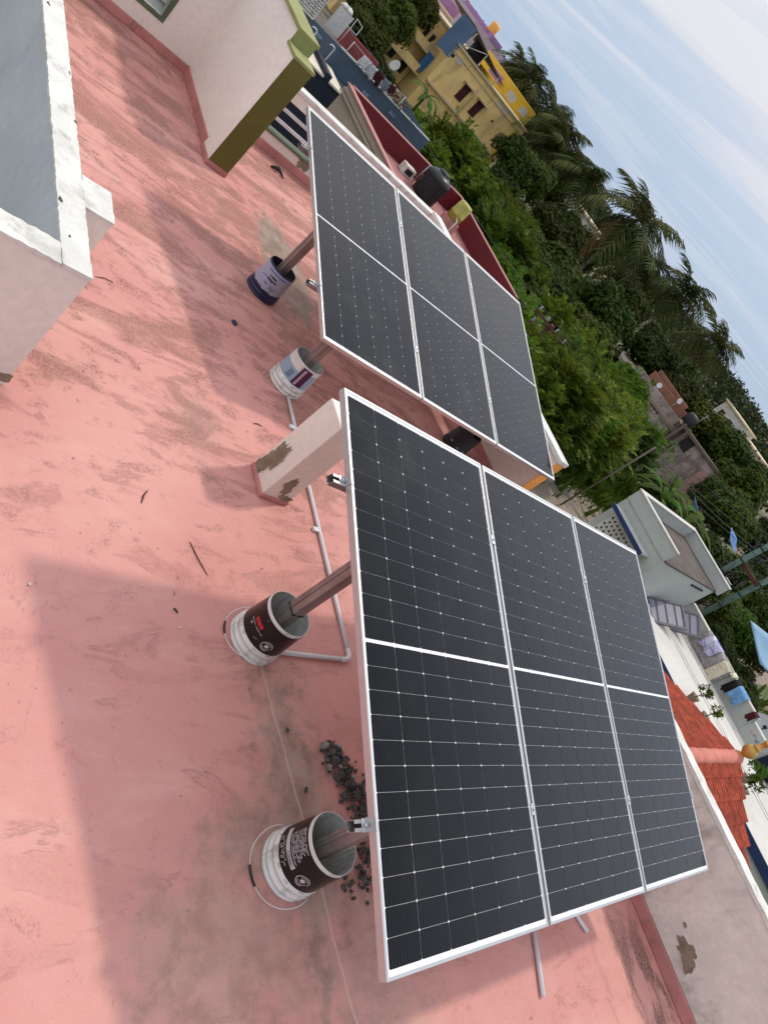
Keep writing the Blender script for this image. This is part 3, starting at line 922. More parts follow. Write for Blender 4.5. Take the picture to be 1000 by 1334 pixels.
for i in range(10):
    for j in range(7):
        o = share(hole_me, 'vent_hole', jl, (-6.30 + i * .1 + (.045 if j % 2 else 0) + 1.5, 13.9535 - 16 - .008, -1.30 + j * .1 + 4))
hb('rain_spout', M_dark, -4.978, -4.94, 16.0, 16.7, -.40, -.365)
# things kept on the terrace
M_lilac = painted('lilac_plastic', (.20, .19, .245), .5, .1, 5, (.18, .16, .25), .55, .7, .5, 0)
M_grime = painted('grimy_grey_plastic', (.09, .085, .10), .6, .2, 6, None, bump=0)
def cot(loc, rot, lab):
    r = empty('folded_cot', lab, 'folding cot', loc, rot, 'folding cots on the terrace')
    for x0, x1, y0, y1 in ((0, .05, 0, .9), (.55, .6, 0, .9), (.05, .55, 0, .05), (.05, .55, .85, .9)):
        m = MB(); m.box(x0, x1, y0, y1, 0, .05); m.build('frame_bar', M_grime, r)
    m = MB(); m.box(.05, .55, .05, .85, .015, .03); m.build('canvas', M_lilac, r)
    for i in range(3):
        m = MB(); m.box(.05, .55, .2 + i * .23, .225 + i * .23, .031, .042); m.build('strap', M_grime, r)
    return r
cot((-5.0, 15.35, -1.20), (R(28), R(14), R(-14)), 'lilac folding cot propped on the terrace, lower one nearest the panels')
cot((-5.0, 16.25, -1.22), (R(35), R(18), R(-24)), 'lilac folding cot propped on the terrace against the stair room')
def cloth(name, lab, cat, mat, x0, x1, ztop, drop, y=17.24, over=.10, seed=0, wav=.02, skew=0, group=None):
    """cloth hung over the far parapet: falls down the near face and over the coping"""
    rnd = random.Random(seed); ph = rnd.uniform(0, 6)
    nx, nz = 14, 12
    vs, fs = [], []
    for i in range(nx + 1):
        u = i / nx
        x = x0 + (x1 - x0) * u
        for j in range(nz + 1):
            w_ = j / nz
            L_ = w_ * (drop + .17 + over)
            fold = wav * math.sin(u * 17 + ph + w_ * 1.5) * (.4 + .6 * w_) + wav * .5 * math.sin(u * 31 + ph)
            if L_ < over: p = (x, 17.415 + .004, ztop - (over - L_))
            elif L_ < over + .17: p = (x, 17.415 - (L_ - over), ztop + .008)
            else:
                d = L_ - over - .17
                d *= 1 + .08 * math.sin(u * 9 + ph)
                p = (x + skew * d, y - .02 - abs(fold) - .03 * w_, ztop - d)
            vs.append(p)
    for i in range(nx):
        for j in range(nz):
            a = i * (nz + 1) + j
            fs.append((a, a + nz + 1, a + nz + 2, a + 1))
    m = MB(); m.smooth = True; m.add(vs, fs)
    o = m.build(name, mat, None, fix=False)
    md = o.modifiers.new('thick', 'SOLIDIFY'); md.thickness = .008
    return tag(o, lab, cat, group)
def fabric(name, c, c2=None, sc=9):
    k = NT(name); p = k.pos
    n = k.noise(k.mp(p, (1, 1, 2.5), (.3, .2, .6)), sc, 6, .6, .8)
    k.col(k.mix(k.ramp(n, .4, .62), c, c2 or tuple(x * .7 for x in c)))
    k.rough(.9); k.b.inputs['Specular IOR Level'].default_value = .2
    return k.m
GRP = 'washing hung over the terrace parapet'
cloth('bedsheet', 'large grey patterned sheet draped over the terrace parapet', 'sheet', fabric('grey_patterned_cloth', (.23, .225, .22), (.36, .32, .315), 7), -4.25, -3.22, -.77, .52, seed=1, group=GRP)
cloth('bedsheet', 'small cream cloth hanging low beside the grey patterned sheet', 'cloth', fabric('cream_cloth', (.62, .58, .42)), -3.52, -3.26, -.77, .62, 17.17, seed=2, group=GRP)
cloth('blanket', 'bunched lilac and white cloth on top of the grey patterned sheet', 'cloth', fabric('lilac_cloth', (.24, .22, .46), (.58, .57, .62), 5), -4.12, -3.72, -.755, .30, 17.19, seed=3, wav=.05, group=GRP)
cloth('shirt', 'light blue shirt hanging on the terrace parapet', 'shirt', fabric('light_blue_cloth', (.16, .33, .55)), -2.93, -2.62, -.765, .30, 17.2, seed=4, wav=.03, skew=.1, group=GRP)
cloth('trousers', 'black trousers hanging on the terrace parapet beside the blue shirt', 'trousers', fabric('black_cloth', (.012, .012, .014)), -3.08, -2.93, -.765, .36, 17.2, seed=5, wav=.03, group=GRP)
cloth('rag', 'dark maroon cloth on the terrace parapet right of the blue shirt', 'cloth', fabric('maroon_cloth', (.06, .012, .015)), -2.36, -2.22, -.775, .20, 17.2, seed=6, group=GRP)
cloth('saree', 'navy cloth with white stripes hung on the parapet behind the gold finial', 'cloth', fabric('navy_striped_cloth', (.012, .014, .03)), -1.50, -.95, -.865, .36, 17.2, seed=7, wav=.04, group=GRP)
cloth('towel', 'yellowish cloth folded over the parapet top by the grey sheet', 'cloth', fabric('pale_yellow_cloth', (.62, .60, .44)), -3.24, -3.12, -.76, .06, 17.2, over=.2, seed=8, group=GRP)
for i, (x, c, lab) in enumerate(((-2.02, (.62, .22, .16), 'orange chalk scrawl on the terrace parapet'), (-1.83, (.22, .22, .52), 'violet chalk scrawl on the terrace parapet'))):
    m = MB(); rnd = random.Random(i)
    pts_ = [(x + rnd.uniform(-.09, .09) + .03 * k, 17.2605, -1.02 + rnd.uniform(-.05, .05)) for k in range(-2, 4)]
    m.tube(pts_, .007, 4); tag(m.build('chalk_scrawl', painted('chalk_%d' % i, c, .9, .05, 3, None, bump=0)), lab, 'chalk mark')

# ------------------------------------------------------------------ leaves and trees
def leaf_material(name, a, b, c, trans=.28):
    k = NT(name)
    g_ = k.n('ShaderNodeNewGeometry')
    rnd_ = g_.outputs['Random Per Island']
    inf = k.n('ShaderNodeObjectInfo').outputs['Random']
    col = k.mix(rnd_, a, b)
    col = k.mix(k.ramp(rnd_, .82, .98), col, c)
    clump = k.noise(k.obj(), 4.5, 3)
    col = k.mix(k.ramp(clump, .38, .62), k.mix(.5, col, a), k.mix(.28, col, c))
    hs = k.n('ShaderNodeHueSaturation')
    k.put(hs.inputs['Color'], col)
    k.put(hs.inputs['Value'], k.ramp(inf, 0, 1, .62, 1.35))
    k.put(hs.inputs['Hue'], k.ramp(k.math('FRACT', k.math('MULTIPLY', inf, 7.3)), 0, 1, .468, .518))
    k.col(hs.outputs[0]); k.rough(.7)
    k.b.inputs['Specular IOR Level'].default_value = .10
    tr = k.n('ShaderNodeBsdfTranslucent'); k.put(tr.inputs[0], hs.outputs[0])
    ms = k.n('ShaderNodeMixShader'); ms.inputs[0].default_value = trans
    out = k.t.nodes['Material Output']
    k.put(ms.inputs[1], k.b.outputs[0]); k.put(ms.inputs[2], tr.outputs[0]); k.put(out.inputs[0], ms.outputs[0])
    return k.m
L_acacia = leaf_material('acacia_leaf', (.036, .076, .008), (.10, .165, .017), (.20, .26, .035), .36)
L_broad = leaf_material('broad_leaf', (.018, .036, .005), (.042, .070, .009), (.10, .125, .020), .25)
L_bright = leaf_material('young_leaf', (.05, .10, .01), (.09, .14, .018), (.14, .19, .03), .3)
L_croton = leaf_material('croton_leaf', (.16, .17, .02), (.24, .20, .03), (.09, .13, .02), .3)
L_palm = leaf_material('palm_leaf', (.022, .036, .009), (.058, .076, .018), (.14, .14, .04), .24)
L_dry = leaf_material('dry_palm_leaf', (.16, .11, .04), (.12, .085, .035), (.2, .14, .06), .2)
L_banana = leaf_material('banana_leaf', (.035, .085, .010), (.07, .13, .018), (.11, .16, .03), .35)
L_far = leaf_material('far_leaf', (.022, .040, .012), (.042, .062, .020), (.07, .09, .03), .2)
M_bark = painted('rough_bark', (.13, .095, .065), .95, .25, 6, (.06, .045, .03), .5, .7, .6, .01, 20, local=True)
M_palmbark = painted('palm_bark', (.20, .165, .13), .95, .2, 6, (.10, .08, .06), .5, .7, .6, .01, 20, local=True)

def lobes(n, seed, flat=.85, spread=.62):
    rnd = random.Random(seed)
    L_ = [(Vector((0, 0, 0)), .62)]
    for i in range(n):
        t = rnd.uniform(0, 6.283); ph = rnd.uniform(-.5, 1.0)
        d = Vector((math.cos(t) * math.cos(ph), math.sin(t) * math.cos(ph), math.sin(ph) * flat)) * rnd.uniform(spread * .7, spread * 1.15)
        L_.append((d, rnd.uniform(.24, .42)))
    return L_
def crown_mesh(name, mat, kind, seed, n):
    """many separate leaf faces through the volume of an uneven crown of radius about 1"""
    rnd = random.Random(seed)
    Ls = lobes(15 if kind != 'feather' else 22, seed, spread=.62 if kind != 'feather' else .74)
    wts = [r ** 2 for _, r in Ls]
    vs, fs = [], []
    def quad(p, d, s, ln, wd):
        o = len(vs)
        vs.extend([tuple(p - s * wd * .35), tuple(p + s * wd * .35), tuple(p + d * ln * .55 + s * wd), tuple(p + d * ln), tuple(p + d * ln * .55 - s * wd)])
        fs.append((o, o + 1, o + 2, o + 3, o + 4))
    for _ in range(n):
        c, r = rnd.choices(Ls, wts)[0]
        v = Vector((rnd.gauss(0, 1), rnd.gauss(0, 1), rnd.gauss(0, 1))).normalized()
        if v.z < -.35 and rnd.random() < .5: v.z = -v.z
        p = c + v * r * (rnd.random() ** .33) * rnd.uniform(.85, 1.12)
        if kind == 'feather':
            if rnd.random() < .16: p *= rnd.uniform(1.05, 1.38)
            d = (v * .7 + Vector((rnd.uniform(-.6, .6), rnd.uniform(-.6, .6), rnd.uniform(-.1, .7)))).normalized()
            s = d.cross(Vector((0, 0, 1)) + Vector((rnd.uniform(-.4, .4), rnd.uniform(-.4, .4), 0))).normalized()
            L_ = rnd.uniform(.16, .36)
            for k in range(5):
                q = p + d * L_ * (k / 5) - Vector((0, 0, .07)) * (k / 5) ** 2
                for sg in (-1, 1):
                    quad(q, (s * sg + d * .55 - Vector((0, 0, .25))).normalized(), d, rnd.uniform(.08, .15), .028)
        else:
            # a small rosette of leaves facing outward
            ax = (v + Vector((rnd.uniform(-.6, .6), rnd.uniform(-.6, .6), rnd.uniform(0, .8)))).normalized()
            a = ax.orthogonal().normalized(); b_ = ax.cross(a)
            m_ = rnd.randint(3, 5); t0 = rnd.uniform(0, 6)
            for k in range(m_):
                t = t0 + 6.283 * k / m_
                d = (a * math.cos(t) + b_ * math.sin(t) + ax * rnd.uniform(-.1, .7)).normalized()
                s = d.cross(ax)
                s = s.normalized() if s.length > .01 else a
                bg_ = 4.2 if kind == 'pot' else 1
                quad(p, d, s, rnd.uniform(.045, .085) * bg_, rnd.uniform(.014, .022) * bg_)
    me = bpy.data.meshes.new(name)
    me.from_pydata(vs, [], fs); me.materials.append(mat)
    return me
def trunk_mesh(seed, mat, hgt=1.0, n=6):
    """forked tapering trunk from z=0 up to about z=hgt, limbs reaching into the crown above"""
    rnd = random.Random(seed); m = MB()
    b0 = [Vector((0, 0, 0)), Vector((rnd.uniform(-.05, .05), rnd.uniform(-.05, .05), hgt * .5)), Vector((rnd.uniform(-.08, .08), rnd.uniform(-.08, .08), hgt * .8))]
    m.tube(b0, [.085, .065, .05], 8)
    for i in range(n):
        t = 6.283 * i / n + rnd.uniform(-.4, .4)
        e = b0[-1] + Vector((math.cos(t) * rnd.uniform(.3, .6), math.sin(t) * rnd.uniform(.3, .6), rnd.uniform(.25, .8)))
        md = b0[-1].lerp(e, .5) + Vector((rnd.uniform(-.06, .06), rnd.uniform(-.06, .06), -.03))
        m.tube([b0[-1] - Vector((0, 0, .05)), md, e], [.042, .026, .008], 6)
    me = m.build('trunk', mat)
    d = me.data; bpy.data.objects.remove(me); return d
CR = {'acacia': [crown_mesh('acacia_crown', L_acacia, 'feather', s, 1150) for s in (1, 2, 3)],
      'broad': [crown_mesh('broad_crown', L_broad, 'broad', s, 5600) for s in (11, 12, 13, 14)],
      'pot': [crown_mesh('pot_plant', L_bright, 'pot', s, 70) for s in (51, 52)],
      'bright': [crown_mesh('bright_crown', L_bright, 'broad', s, 2600) for s in (21, 22)],
      'croton': [crown_mesh('croton_crown', L_croton, 'broad', 31, 900)],
      'far': [crown_mesh('far_crown', L_far, 'broad', s, 2600) for s in (41, 42)]}
TK = [trunk_mesh(s, M_bark) for s in (1, 2, 3)]
NTREE = [0]
def tree(name, lab, cat, kind, x, y, zc, rx, rz=None, group=None, base=-4.0):
    """crown centred at height zc with radius rx, trunk down to base"""
    rz = rz or rx * .9
    i = NTREE[0]; NTREE[0] += 1
    r = empty(name, lab, cat, (x, y, base), (0, 0, (i * 2.399) % 6.283), group)
    share(CR[kind][i % len(CR[kind])], 'crown', r, (0, 0, zc - base), sc=(rx, rx, rz))
    hgt = max(zc - base - rz * .25, .3)
    share(TK[i % 3], 'trunk', r, (0, 0, 0), sc=(rx * .9, rx * .9, hgt))
    return r
ACG = 'feathery acacia trees between the houses'
aca = [  # x, y, crown centre z, radius, label
 (-27.6, 19.2, -2.4, 1.7, 'feathery green acacia right behind the blue wall, farthest left of the thicket'),
 (-28.6, 21.2, -2.0, 1.9, 'feathery green acacia below the yellow house corner'),
 (-26.9, 22.0, -2.1, 1.8, 'feathery green acacia behind the black water tank'),
 (-25.2, 22.9, -2.2, 1.9, 'feathery green acacia behind the yellow drum'),
 (-22.6, 22.2, -2.7, 1.6, 'low acacia close behind the maroon parapet'),
 (-23.6, 24.4, -2.2, 1.8, 'acacia at the right end of the thicket behind the maroon parapet'),
 (-19.6, 22.0, -2.8, 1.6, 'acacia beyond the maroon parapet end, beside the red cross arms'),
 (-12.7, 16.9, -2.15, 1.35, 'bright acacia right behind the top corner of the farther array'),
 (-12.6, 18.8, -1.75, 1.5, 'bright acacia in the middle of the clump behind the farther array'),
 (-12.0, 18.2, -2.35, 1.3, 'bright acacia above the orange ended parapet'),
 (-13.6, 20.5, -1.75, 1.35, 'taller acacia at the back of the clump behind the farther array'),
 (-13.2, 21.2, -2.2, 1.3, 'acacia beside the grey steel pole'),
 (-14.2, 23.6, -1.9, 1.5, 'acacia in front of the block screen of the ruined house'),
 (-15.6, 26.6, -2.2, 1.7, 'acacia at the foot of the block screen wall'),
 (-17.6, 25.0, -2.4, 1.8, 'acacia spreading behind the red cross arms, right side'),
 (-16.4, 22.6, -2.7, 1.5, 'low acacia below the red cross arms'),
 (-16.9, 30.4, -2.3, 1.6, 'acacia at the foot of the brown pillars of the ruined house'),
 (-20.6, 32.4, -2.2, 1.6, 'acacia in front of the terracotta wall of the ruined house'),
 (-18.4, 29.4, -2.6, 1.7, 'acacia hiding the lower wall of the ruined house'),
 (-21.4, 27.2, -2.5, 1.8, 'shaded acacia left of the ruined house'),
 (-11.9, 17.7, -2.9, 1.2, 'low acacia fringe above the back parapet coping'),
 (-13.0, 21.9, -1.6, 1.0, 'upright acacia sprig at the top of the clump'),
 (-14.9, 18.6, -2.0, 1.2, 'acacia between the red cross arms and the clump behind the farther array'),
 (-30.6, 23.8, -1.9, 1.7, 'acacia behind the thicket, under the yellow house'),
 (-28.0, 25.6, -2.0, 1.9, 'acacia behind the yellow drum, farther row'),
 (-24.8, 20.6, -2.9, 1.4, 'low acacia tucked behind the black water tank'),
 (-14.6, 16.2, -2.7, 1.3, 'acacia low behind the far corner of the back parapet'),
 (-13.6, 23.6, -2.7, 1.1, 'low dark acacia over the lane, in front of the banana plant'),
]
for a in aca:
    tree('acacia_tree', a[4], 'tree', 'acacia', *a[:4], group=ACG)
BRG = 'broad leaved trees beyond the houses'
brd = [
 (-38.6, 32.9, -.6, 2.1, 'dark broadleaf tree at the right end of the yellow house'),
 (-36.6, 31.9, -1.8, 1.8, 'dark broadleaf tree low in front of the yellow house corner'),
 (-38.4, 34.4, -.2, 2.0, 'dark broadleaf tree between the yellow house and the coconut palms'),
 (-31.5, 30.2, -2.0, 2.1, 'rounded broadleaf tree behind the acacia thicket, lower left'),
 (-31.8, 33.0, -1.0, 2.4, 'rounded broadleaf tree below the tallest coconut palm'),
 (-28.3, 31.8, -1.6, 2.4, 'rounded broadleaf tree in the middle of the grove'),
 (-27.0, 29.0, -2.2, 2.0, 'shaded broadleaf tree behind the maroon parapet end'),
 (-24.4, 28.2, -2.0, 2.1, 'shaded broadleaf tree above the red cross arms'),
 (-26.1, 34.2, -1.0, 2.4, 'light green topped broadleaf tree in front of the palms'),
 (-23.6, 31.4, -2.0, 2.2, 'broadleaf tree left of the ruined wall'),
 (-24.9, 36.9, -2.4, 1.8, 'dark broadleaf tree at the left end of the ruined wall'),
 (-26.8, 41.2, -.6, 2.6, 'dark broadleaf tree behind the ruined wall'),
 (-24.3, 42.6, -1.0, 2.4, 'dark broadleaf tree behind the ruined house roof'),
 (-27.6, 47.6, -.4, 2.6, 'dark broadleaf tree below the rightmost palm'),
 (-21.6, 43.5, -.6, 2.4, 'dark broadleaf tree behind the roof water tank of the ruined house'),
 (-18.7, 43.8, -.2, 2.5, 'large dark tree behind the orange pot shaped finial'),
 (-16.4, 42.0, -.6, 2.2, 'large dark tree right of the orange pot shaped finial'),
 (-14.6, 38.5, -1.4, 2.0, 'dark tree at the right edge above the green poles'),
 (-13.2, 36.2, -1.2, 1.9, 'dark tree behind the blue tarpaulins'),
 (-11.6, 38.6, -.6, 2.2, 'dark tree at the right edge beyond the tarpaulins'),
 (-9.6, 35.2, -1.6, 1.7, 'tree behind the tangle of wires'),
 (-46.8, 24.0, -1.8, 2.2, 'dark tree at the left end of the yellow house'),
 (-49.0, 26.4, -1.2, 2.3, 'dark tree in front of the yellow house balcony'),
 (-41.0, 21.8, -2.4, 1.9, 'shaded tree behind the white framed roof of the blue house'),
 (-36.0, 20.6, -2.7, 1.6, 'low tree behind the washing on the blue house'),
 (-51.8, 28.6, .2, 2.2, 'tall dark tree beside the purple house'),
 (-33.8, 44.6, -.4, 2.6, 'dark tree under the rightmost group of palms'),
 (-38.0, 41.0, -.8, 2.6, 'dark tree under the tallest coconut palms'),
 (-43.0, 40.0, -.4, 2.6, 'dark tree among the palms right of the yellow house'),
]
for a in brd:
    tree('broadleaf_tree', a[4], 'tree', 'broad', *a[:4], group=BRG)
SHG = 'shrubs on the waste ground at right'
for a in [(-5.2, 25.6, -3.3, .85, 'dusty shrub behind the terrace washing, left one'), (-4.4, 24.6, -3.2, .8, 'dusty shrub behind the blue shirt'), (-6.3, 26.2, -3.4, .8, 'shrub at the end of the terrace parapet'), (-8.4, 29.4, -2.4, 1.2, 'light shrub below the green poles'), (-7.6, 31.0, -2.5, 1.3, 'light shrub at the right edge above the blue tarp'), (-3.4, 23.4, -3.3, .8, 'dark shrub behind the maroon cloth'), (-10.4, 30.8, -2.7, 1.2, 'light shrub between green poles and stair room'), (-5.0, 29.6, -3.2, 1.0, 'shrub under the blue tarp'), (-2.6, 25.0, -3.2, 1.0, 'shrub at the far right edge behind the pale dish'),
          (-10.6, 32.4, -2.2, 1.4, 'dark shrub behind the stair room roof, left one'), (-9.6, 33.6, -1.9, 1.6, 'dark shrub behind the green poles'), (-8.2, 34.6, -2.2, 1.5, 'dark shrub behind the wire tangle at right'), (-6.6, 32.2, -2.6, 1.3, 'dark shrub above the large pale blue tarpaulin'), (-6.2, 28.2, -3.0, 1.0, 'scrub beside the pile of grey timber'), (-4.4, 27.4, -3.1, 1.0, 'scrub under the large pale blue tarpaulin'), (-7.4, 30.0, -3.0, 1.0, 'scrub at the lane edge below the green poles'), (-11.8, 31.6, -2.4, 1.3, 'dark shrub right of the banana leaves'), (-3.4, 27.0, -3.0, 1.0, 'scrub by the right edge behind the shed roofs'), (-13.9, 31.0, -2.6, 1.3, 'dark shrub by the ruined house pillars')]:
    tree('shrub', a[4], 'shrub', 'bright' if a[4].startswith('light') else 'broad', *a[:4], rz=a[3] * .8, group=SHG)
tree('croton_bush', 'yellow green bush peeping over the top corner of the farther array', 'bush', 'croton', -10.6, 12.1, -.62, .36, .5)
tree('croton_bush', 'small yellow green plant beside the maroon parapet', 'bush', 'croton', -13.6, 14.9, -.95, .26, .3)
for i, (x, y, s, lab) in enumerate(((-2.66, 14.75, .16, 'potted plant on the terrace left of the tiled roof slope'), (-2.28, 14.78, .14, 'potted plant on the terrace near the tiled roof slope middle'), (-1.12, 15.35, .22, 'larger potted plant on the terrace under the gold finial'), (-.92, 14.85, .18, 'potted plant on the terrace right of the gold finial'))):
    r = empty('potted_plant', lab, 'plant', (x, y, -1.256), (0, 0, i), 'potted plants on the terrace')
    m = MB(); m.lathe([(.0, 0), (.07, 0), (.10, .16), (.11, .17), (.09, .165), (0, .15)], 16); m.build('pot', M_plaster, r)
    m = MB(); m.tube([(0, 0, .14), (.01, 0, .24), (0, 0, .34)], [.012, .01, .006], 6); m.build('stem', M_bark, r)
    share(CR['pot'][i % 2], 'foliage', r, (0, 0, .36), sc=(s * 1.2, s * 1.2, s * 1.1))

# coconut palms
def frond_mesh(seed, mat, L_=1.0, droop=.5, dry=False):
    rnd = random.Random(seed); vs, fs = [], []
    n = 34; P_ = []
    for i in range(n + 1):
        t = i / n
        P_.append(Vector((L_ * (t - .12 * t * t), 0, L_ * (.42 * t - (.42 + droop) * t * t))))
    for i in range(n):
        a, b_ = P_[i], P_[i + 1]
        w_ = .010 * (1 - i / n) + .002
        o = len(vs)
        vs.extend([tuple(a + Vector((0, -w_, 0))), tuple(a + Vector((0, w_, 0))), tuple(b_ + Vector((0, w_, 0))), tuple(b_ + Vector((0, -w_, 0)))])
        fs.append((o, o + 1, o + 2, o + 3))
        if i < 3: continue
        t = i / n
        d = (b_ - a).normalized()
        ll = .40 * math.sin(math.pi * (.12 + .86 * t)) ** .7 * L_
        for sg in (-1, 1):
            q = a + (b_ - a) * rnd.random()
            s = (Vector((0, sg, 0)) * .85 + d * .55 + Vector((0, 0, .15 - rnd.uniform(.1, .55)))).normalized()
            l1 = ll * rnd.uniform(.8, 1.1); e = q + s * l1 * .6 - Vector((0, 0, .02)); e2 = q + s * l1 - Vector((0, 0, l1 * rnd.uniform(.25, .55)))
            w2 = .0135
            o = len(vs)
            vs.extend([tuple(q - d * w2), tuple(q + d * w2), tuple(e + d * w2), tuple(e - d * w2), tuple(e2)])
            fs.extend([(o, o + 1, o + 2, o + 3), (o + 3, o + 2, o + 4)])
    me = bpy.data.meshes.new('frond'); me.from_pydata(vs, [], fs); me.materials.append(mat); return me
FR = [frond_mesh(1, L_palm, 1, .25), frond_mesh(2, L_palm, 1, .5), frond_mesh(3, L_palm, 1, .85), frond_mesh(4, L_dry, .85, 1.2)]
def palm(x, y, zh, L_, lab, seed, base=-4.0):
    rnd = random.Random(seed)
    r = empty('coconut_palm', lab, 'palm tree', (x, y, base), (0, 0, rnd.uniform(0, 6)), 'coconut palms on the skyline')
    H_ = zh - base; lean = rnd.uniform(.2, .9)
    pts_ = [(-lean * (1 - t) ** 2, 0, H_ * t) for t in [i / 8 for i in range(9)]]
    m = MB(); m.tube(pts_, [.17 - .05 * i / 8 for i in range(9)], 8); m.build('trunk', M_palmbark, r)
    n = 20
    for i in range(n):
        f = i / n
        k = 0 if f < .3 else (1 if f < .6 else 2)
        if f > .93: k = 3
        el = (.95 - 1.5 * f) + rnd.uniform(-.15, .15)
        s = L_ * rnd.uniform(.85, 1.1) * (.85 if f < .2 else 1)
        share(FR[k], 'frond', r, (0, 0, H_), (rnd.uniform(-.25, .25), -el, i * 2.399 + rnd.uniform(-.2, .2)), (s, s, s))
    for i in range(6):
        t = i * 1.05
        m = None
        o = share(NUT, 'coconut', r, (.16 * math.cos(t), .16 * math.sin(t), H_ - .18), sc=(.12, .12, .14))
    return r
bm = bmesh.new(); bmesh.ops.create_icosphere(bm, subdivisions=1, radius=1); NUT = bpy.data.meshes.new('coconut'); bm.to_mesh(NUT); bm.free(); NUT.materials.append(painted('coconut_husk', (.16, .15, .05), .7, .3, 5, None, bump=0, local=True))
for i, a in enumerate(((-35.6, 40.8, 3.20, 4.0, 'tallest coconut palm standing clear against the sky'),
                       (-46.2, 42.0, 1.80, 3.48, 'coconut palm with hanging fronds right of the yellow house'),
                       (-42.4, 41.6, 2.10, 3.22, 'coconut palm leaning clear between hanging palm and tallest palm'),
                       (-53.6, 44.6, 2.80, 3.22, 'coconut palm behind the bright yellow roof room, right'),
                       (-55.9, 42.6, 3.10, 3.10, 'coconut palm behind the bright yellow roof room, left'),
                       (-48.6, 42.4, 2.70, 3.10, 'coconut palm peeping over the hanging palm'),
                       (-35.4, 50.2, 3.00, 3.60, 'coconut palm with brown bunch, right of the tallest one'),
                       (-34.6, 57.5, 2.70, 3.48, 'rightmost small coconut palm on the skyline'),
                       (-38.6, 48.6, 2.10, 3.35, 'low coconut palm behind the tallest one'),
                       (-59.5, 43.5, 3.00, 2.98, 'far coconut palm behind the roof shed tank'))):
    palm(*a, seed=50 + i)

# banana plants
def banana(x, y, z0, hgt, L_, lab, seed):
    rnd = random.Random(seed)
    r = empty('banana_plant', lab, 'banana plant', (x, y, z0), (0, 0, rnd.uniform(0, 6)), 'banana plants')
    m = MB(); m.tube([(0, 0, 0), (.03, 0, hgt * .6), (0, 0, hgt)], [.12, .10, .06], 8); m.build('stem', L_banana, r)
    for i in range(9):
        t = i * 2.399; el = rnd.uniform(.35, 1.2); ln = L_ * rnd.uniform(.8, 1.15)
        vs, fs = [], []
        n = 12
        for j in range(n + 1):
            f = j / n
            rr_ = ln * f * math.cos(el * (1 - f * .3)); zz = ln * (math.sin(el) * f - .75 * f * f)
            w_ = ln * .095 * math.sin(math.pi * min(.06 + f * .95, 1)) ** .6 * (1 if j % 3 else .86)
            c, s = math.cos(t), math.sin(t)
            for k, (o_, up_) in enumerate(((-w_, -.35 * w_), (0, .0), (w_, -.35 * w_))):
                vs.append((c * rr_ - s * o_, s * rr_ + c * o_, hgt + zz + up_ + .05))
        for j in range(n):
            a = j * 3
            fs += [(a, a + 3, a + 4, a + 1), (a + 1, a + 4, a + 5, a + 2)]
        m = MB(); m.add(vs, fs); m.build('leaf', L_banana, r, fix=False)
    return r
banana(-11.3, 25.6, -4, 2.3, 1.7, 'banana plant behind the stair room, leaves spread wide', 5)
banana(-10.6, 27.0, -4, 2.6, 1.9, 'banana plant farther right behind the stair room', 6)
banana(-12.2, 27.6, -4, 2.5, 1.8, 'banana plant in front of the ruined house pillars', 7)
banana(-38.6, 25.2, -4, 2.3, 1.8, 'lone banana plant before the yellow house wall', 8)

# rough grass along the lane and on the waste ground
gm = MB(); rnd = random.Random(12)
for i in range(9000):
    zone = rnd.random()
    if zone < .55: x, y = rnd.gauss(-13.9, .7), rnd.uniform(15, 34)
    elif zone < .8: x, y = rnd.uniform(-21, -14), rnd.uniform(24, 36)
    else: x, y = rnd.uniform(-8, -1.5), rnd.uniform(20, 36)
    h_ = rnd.uniform(.12, .5) * (1.5 if mnoise.noise((x * .5, y * .5, 0)) > .1 else .7)
    t_ = rnd.uniform(0, 6.28); d_ = Vector((math.cos(t_), math.sin(t_), 0)) * h_ * .16; l_ = Vector((rnd.gauss(0, .3), rnd.gauss(0, .3), 1)) * h_
    p_ = Vector((x, y, -4))
    gm.add([p_ - d_, p_ + d_, p_ + l_ * .7 + d_ * .7, p_ + l_, p_ + l_ * .7 - d_ * .7], [(0, 1, 2, 3, 4)])
tag(gm.build('rough_grass', L_bright, fix=False), 'rough grass along the lane and waste ground', kind='stuff')

# far wood that closes the horizon
vs, fs = [], []
rnd = random.Random(77)
fw = MB()
for i in range(560):
    a = R(rnd.uniform(-75, 2)); d = rnd.uniform(85, 420)
    x, y = d * math.sin(a), d * math.cos(a)
    s = rnd.uniform(1.9, 3.0) * (d / 120) ** .22
    o0 = Vector((x, y, -4 + s * 1.35))
    for _ in range(110):
        v = Vector((rnd.gauss(0, 1), rnd.gauss(0, 1), rnd.gauss(0, .9))).normalized() * s * rnd.random() ** .4
        p = o0 + Vector((v.x * 1.6, v.y * 1.6, v.z))
        e1 = Vector((rnd.gauss(0, 1), rnd.gauss(0, 1), rnd.gauss(0, 1))).normalized() * s * .16; e2 = e1.cross(v).normalized() * s * .11
        fw.add([p - e1, p + e2, p + e1, p - e2], [(0, 1, 2, 3)])
tag(fw.build('far_wood', L_far, fix=False), 'far tree belt along the horizon', kind='stuff')

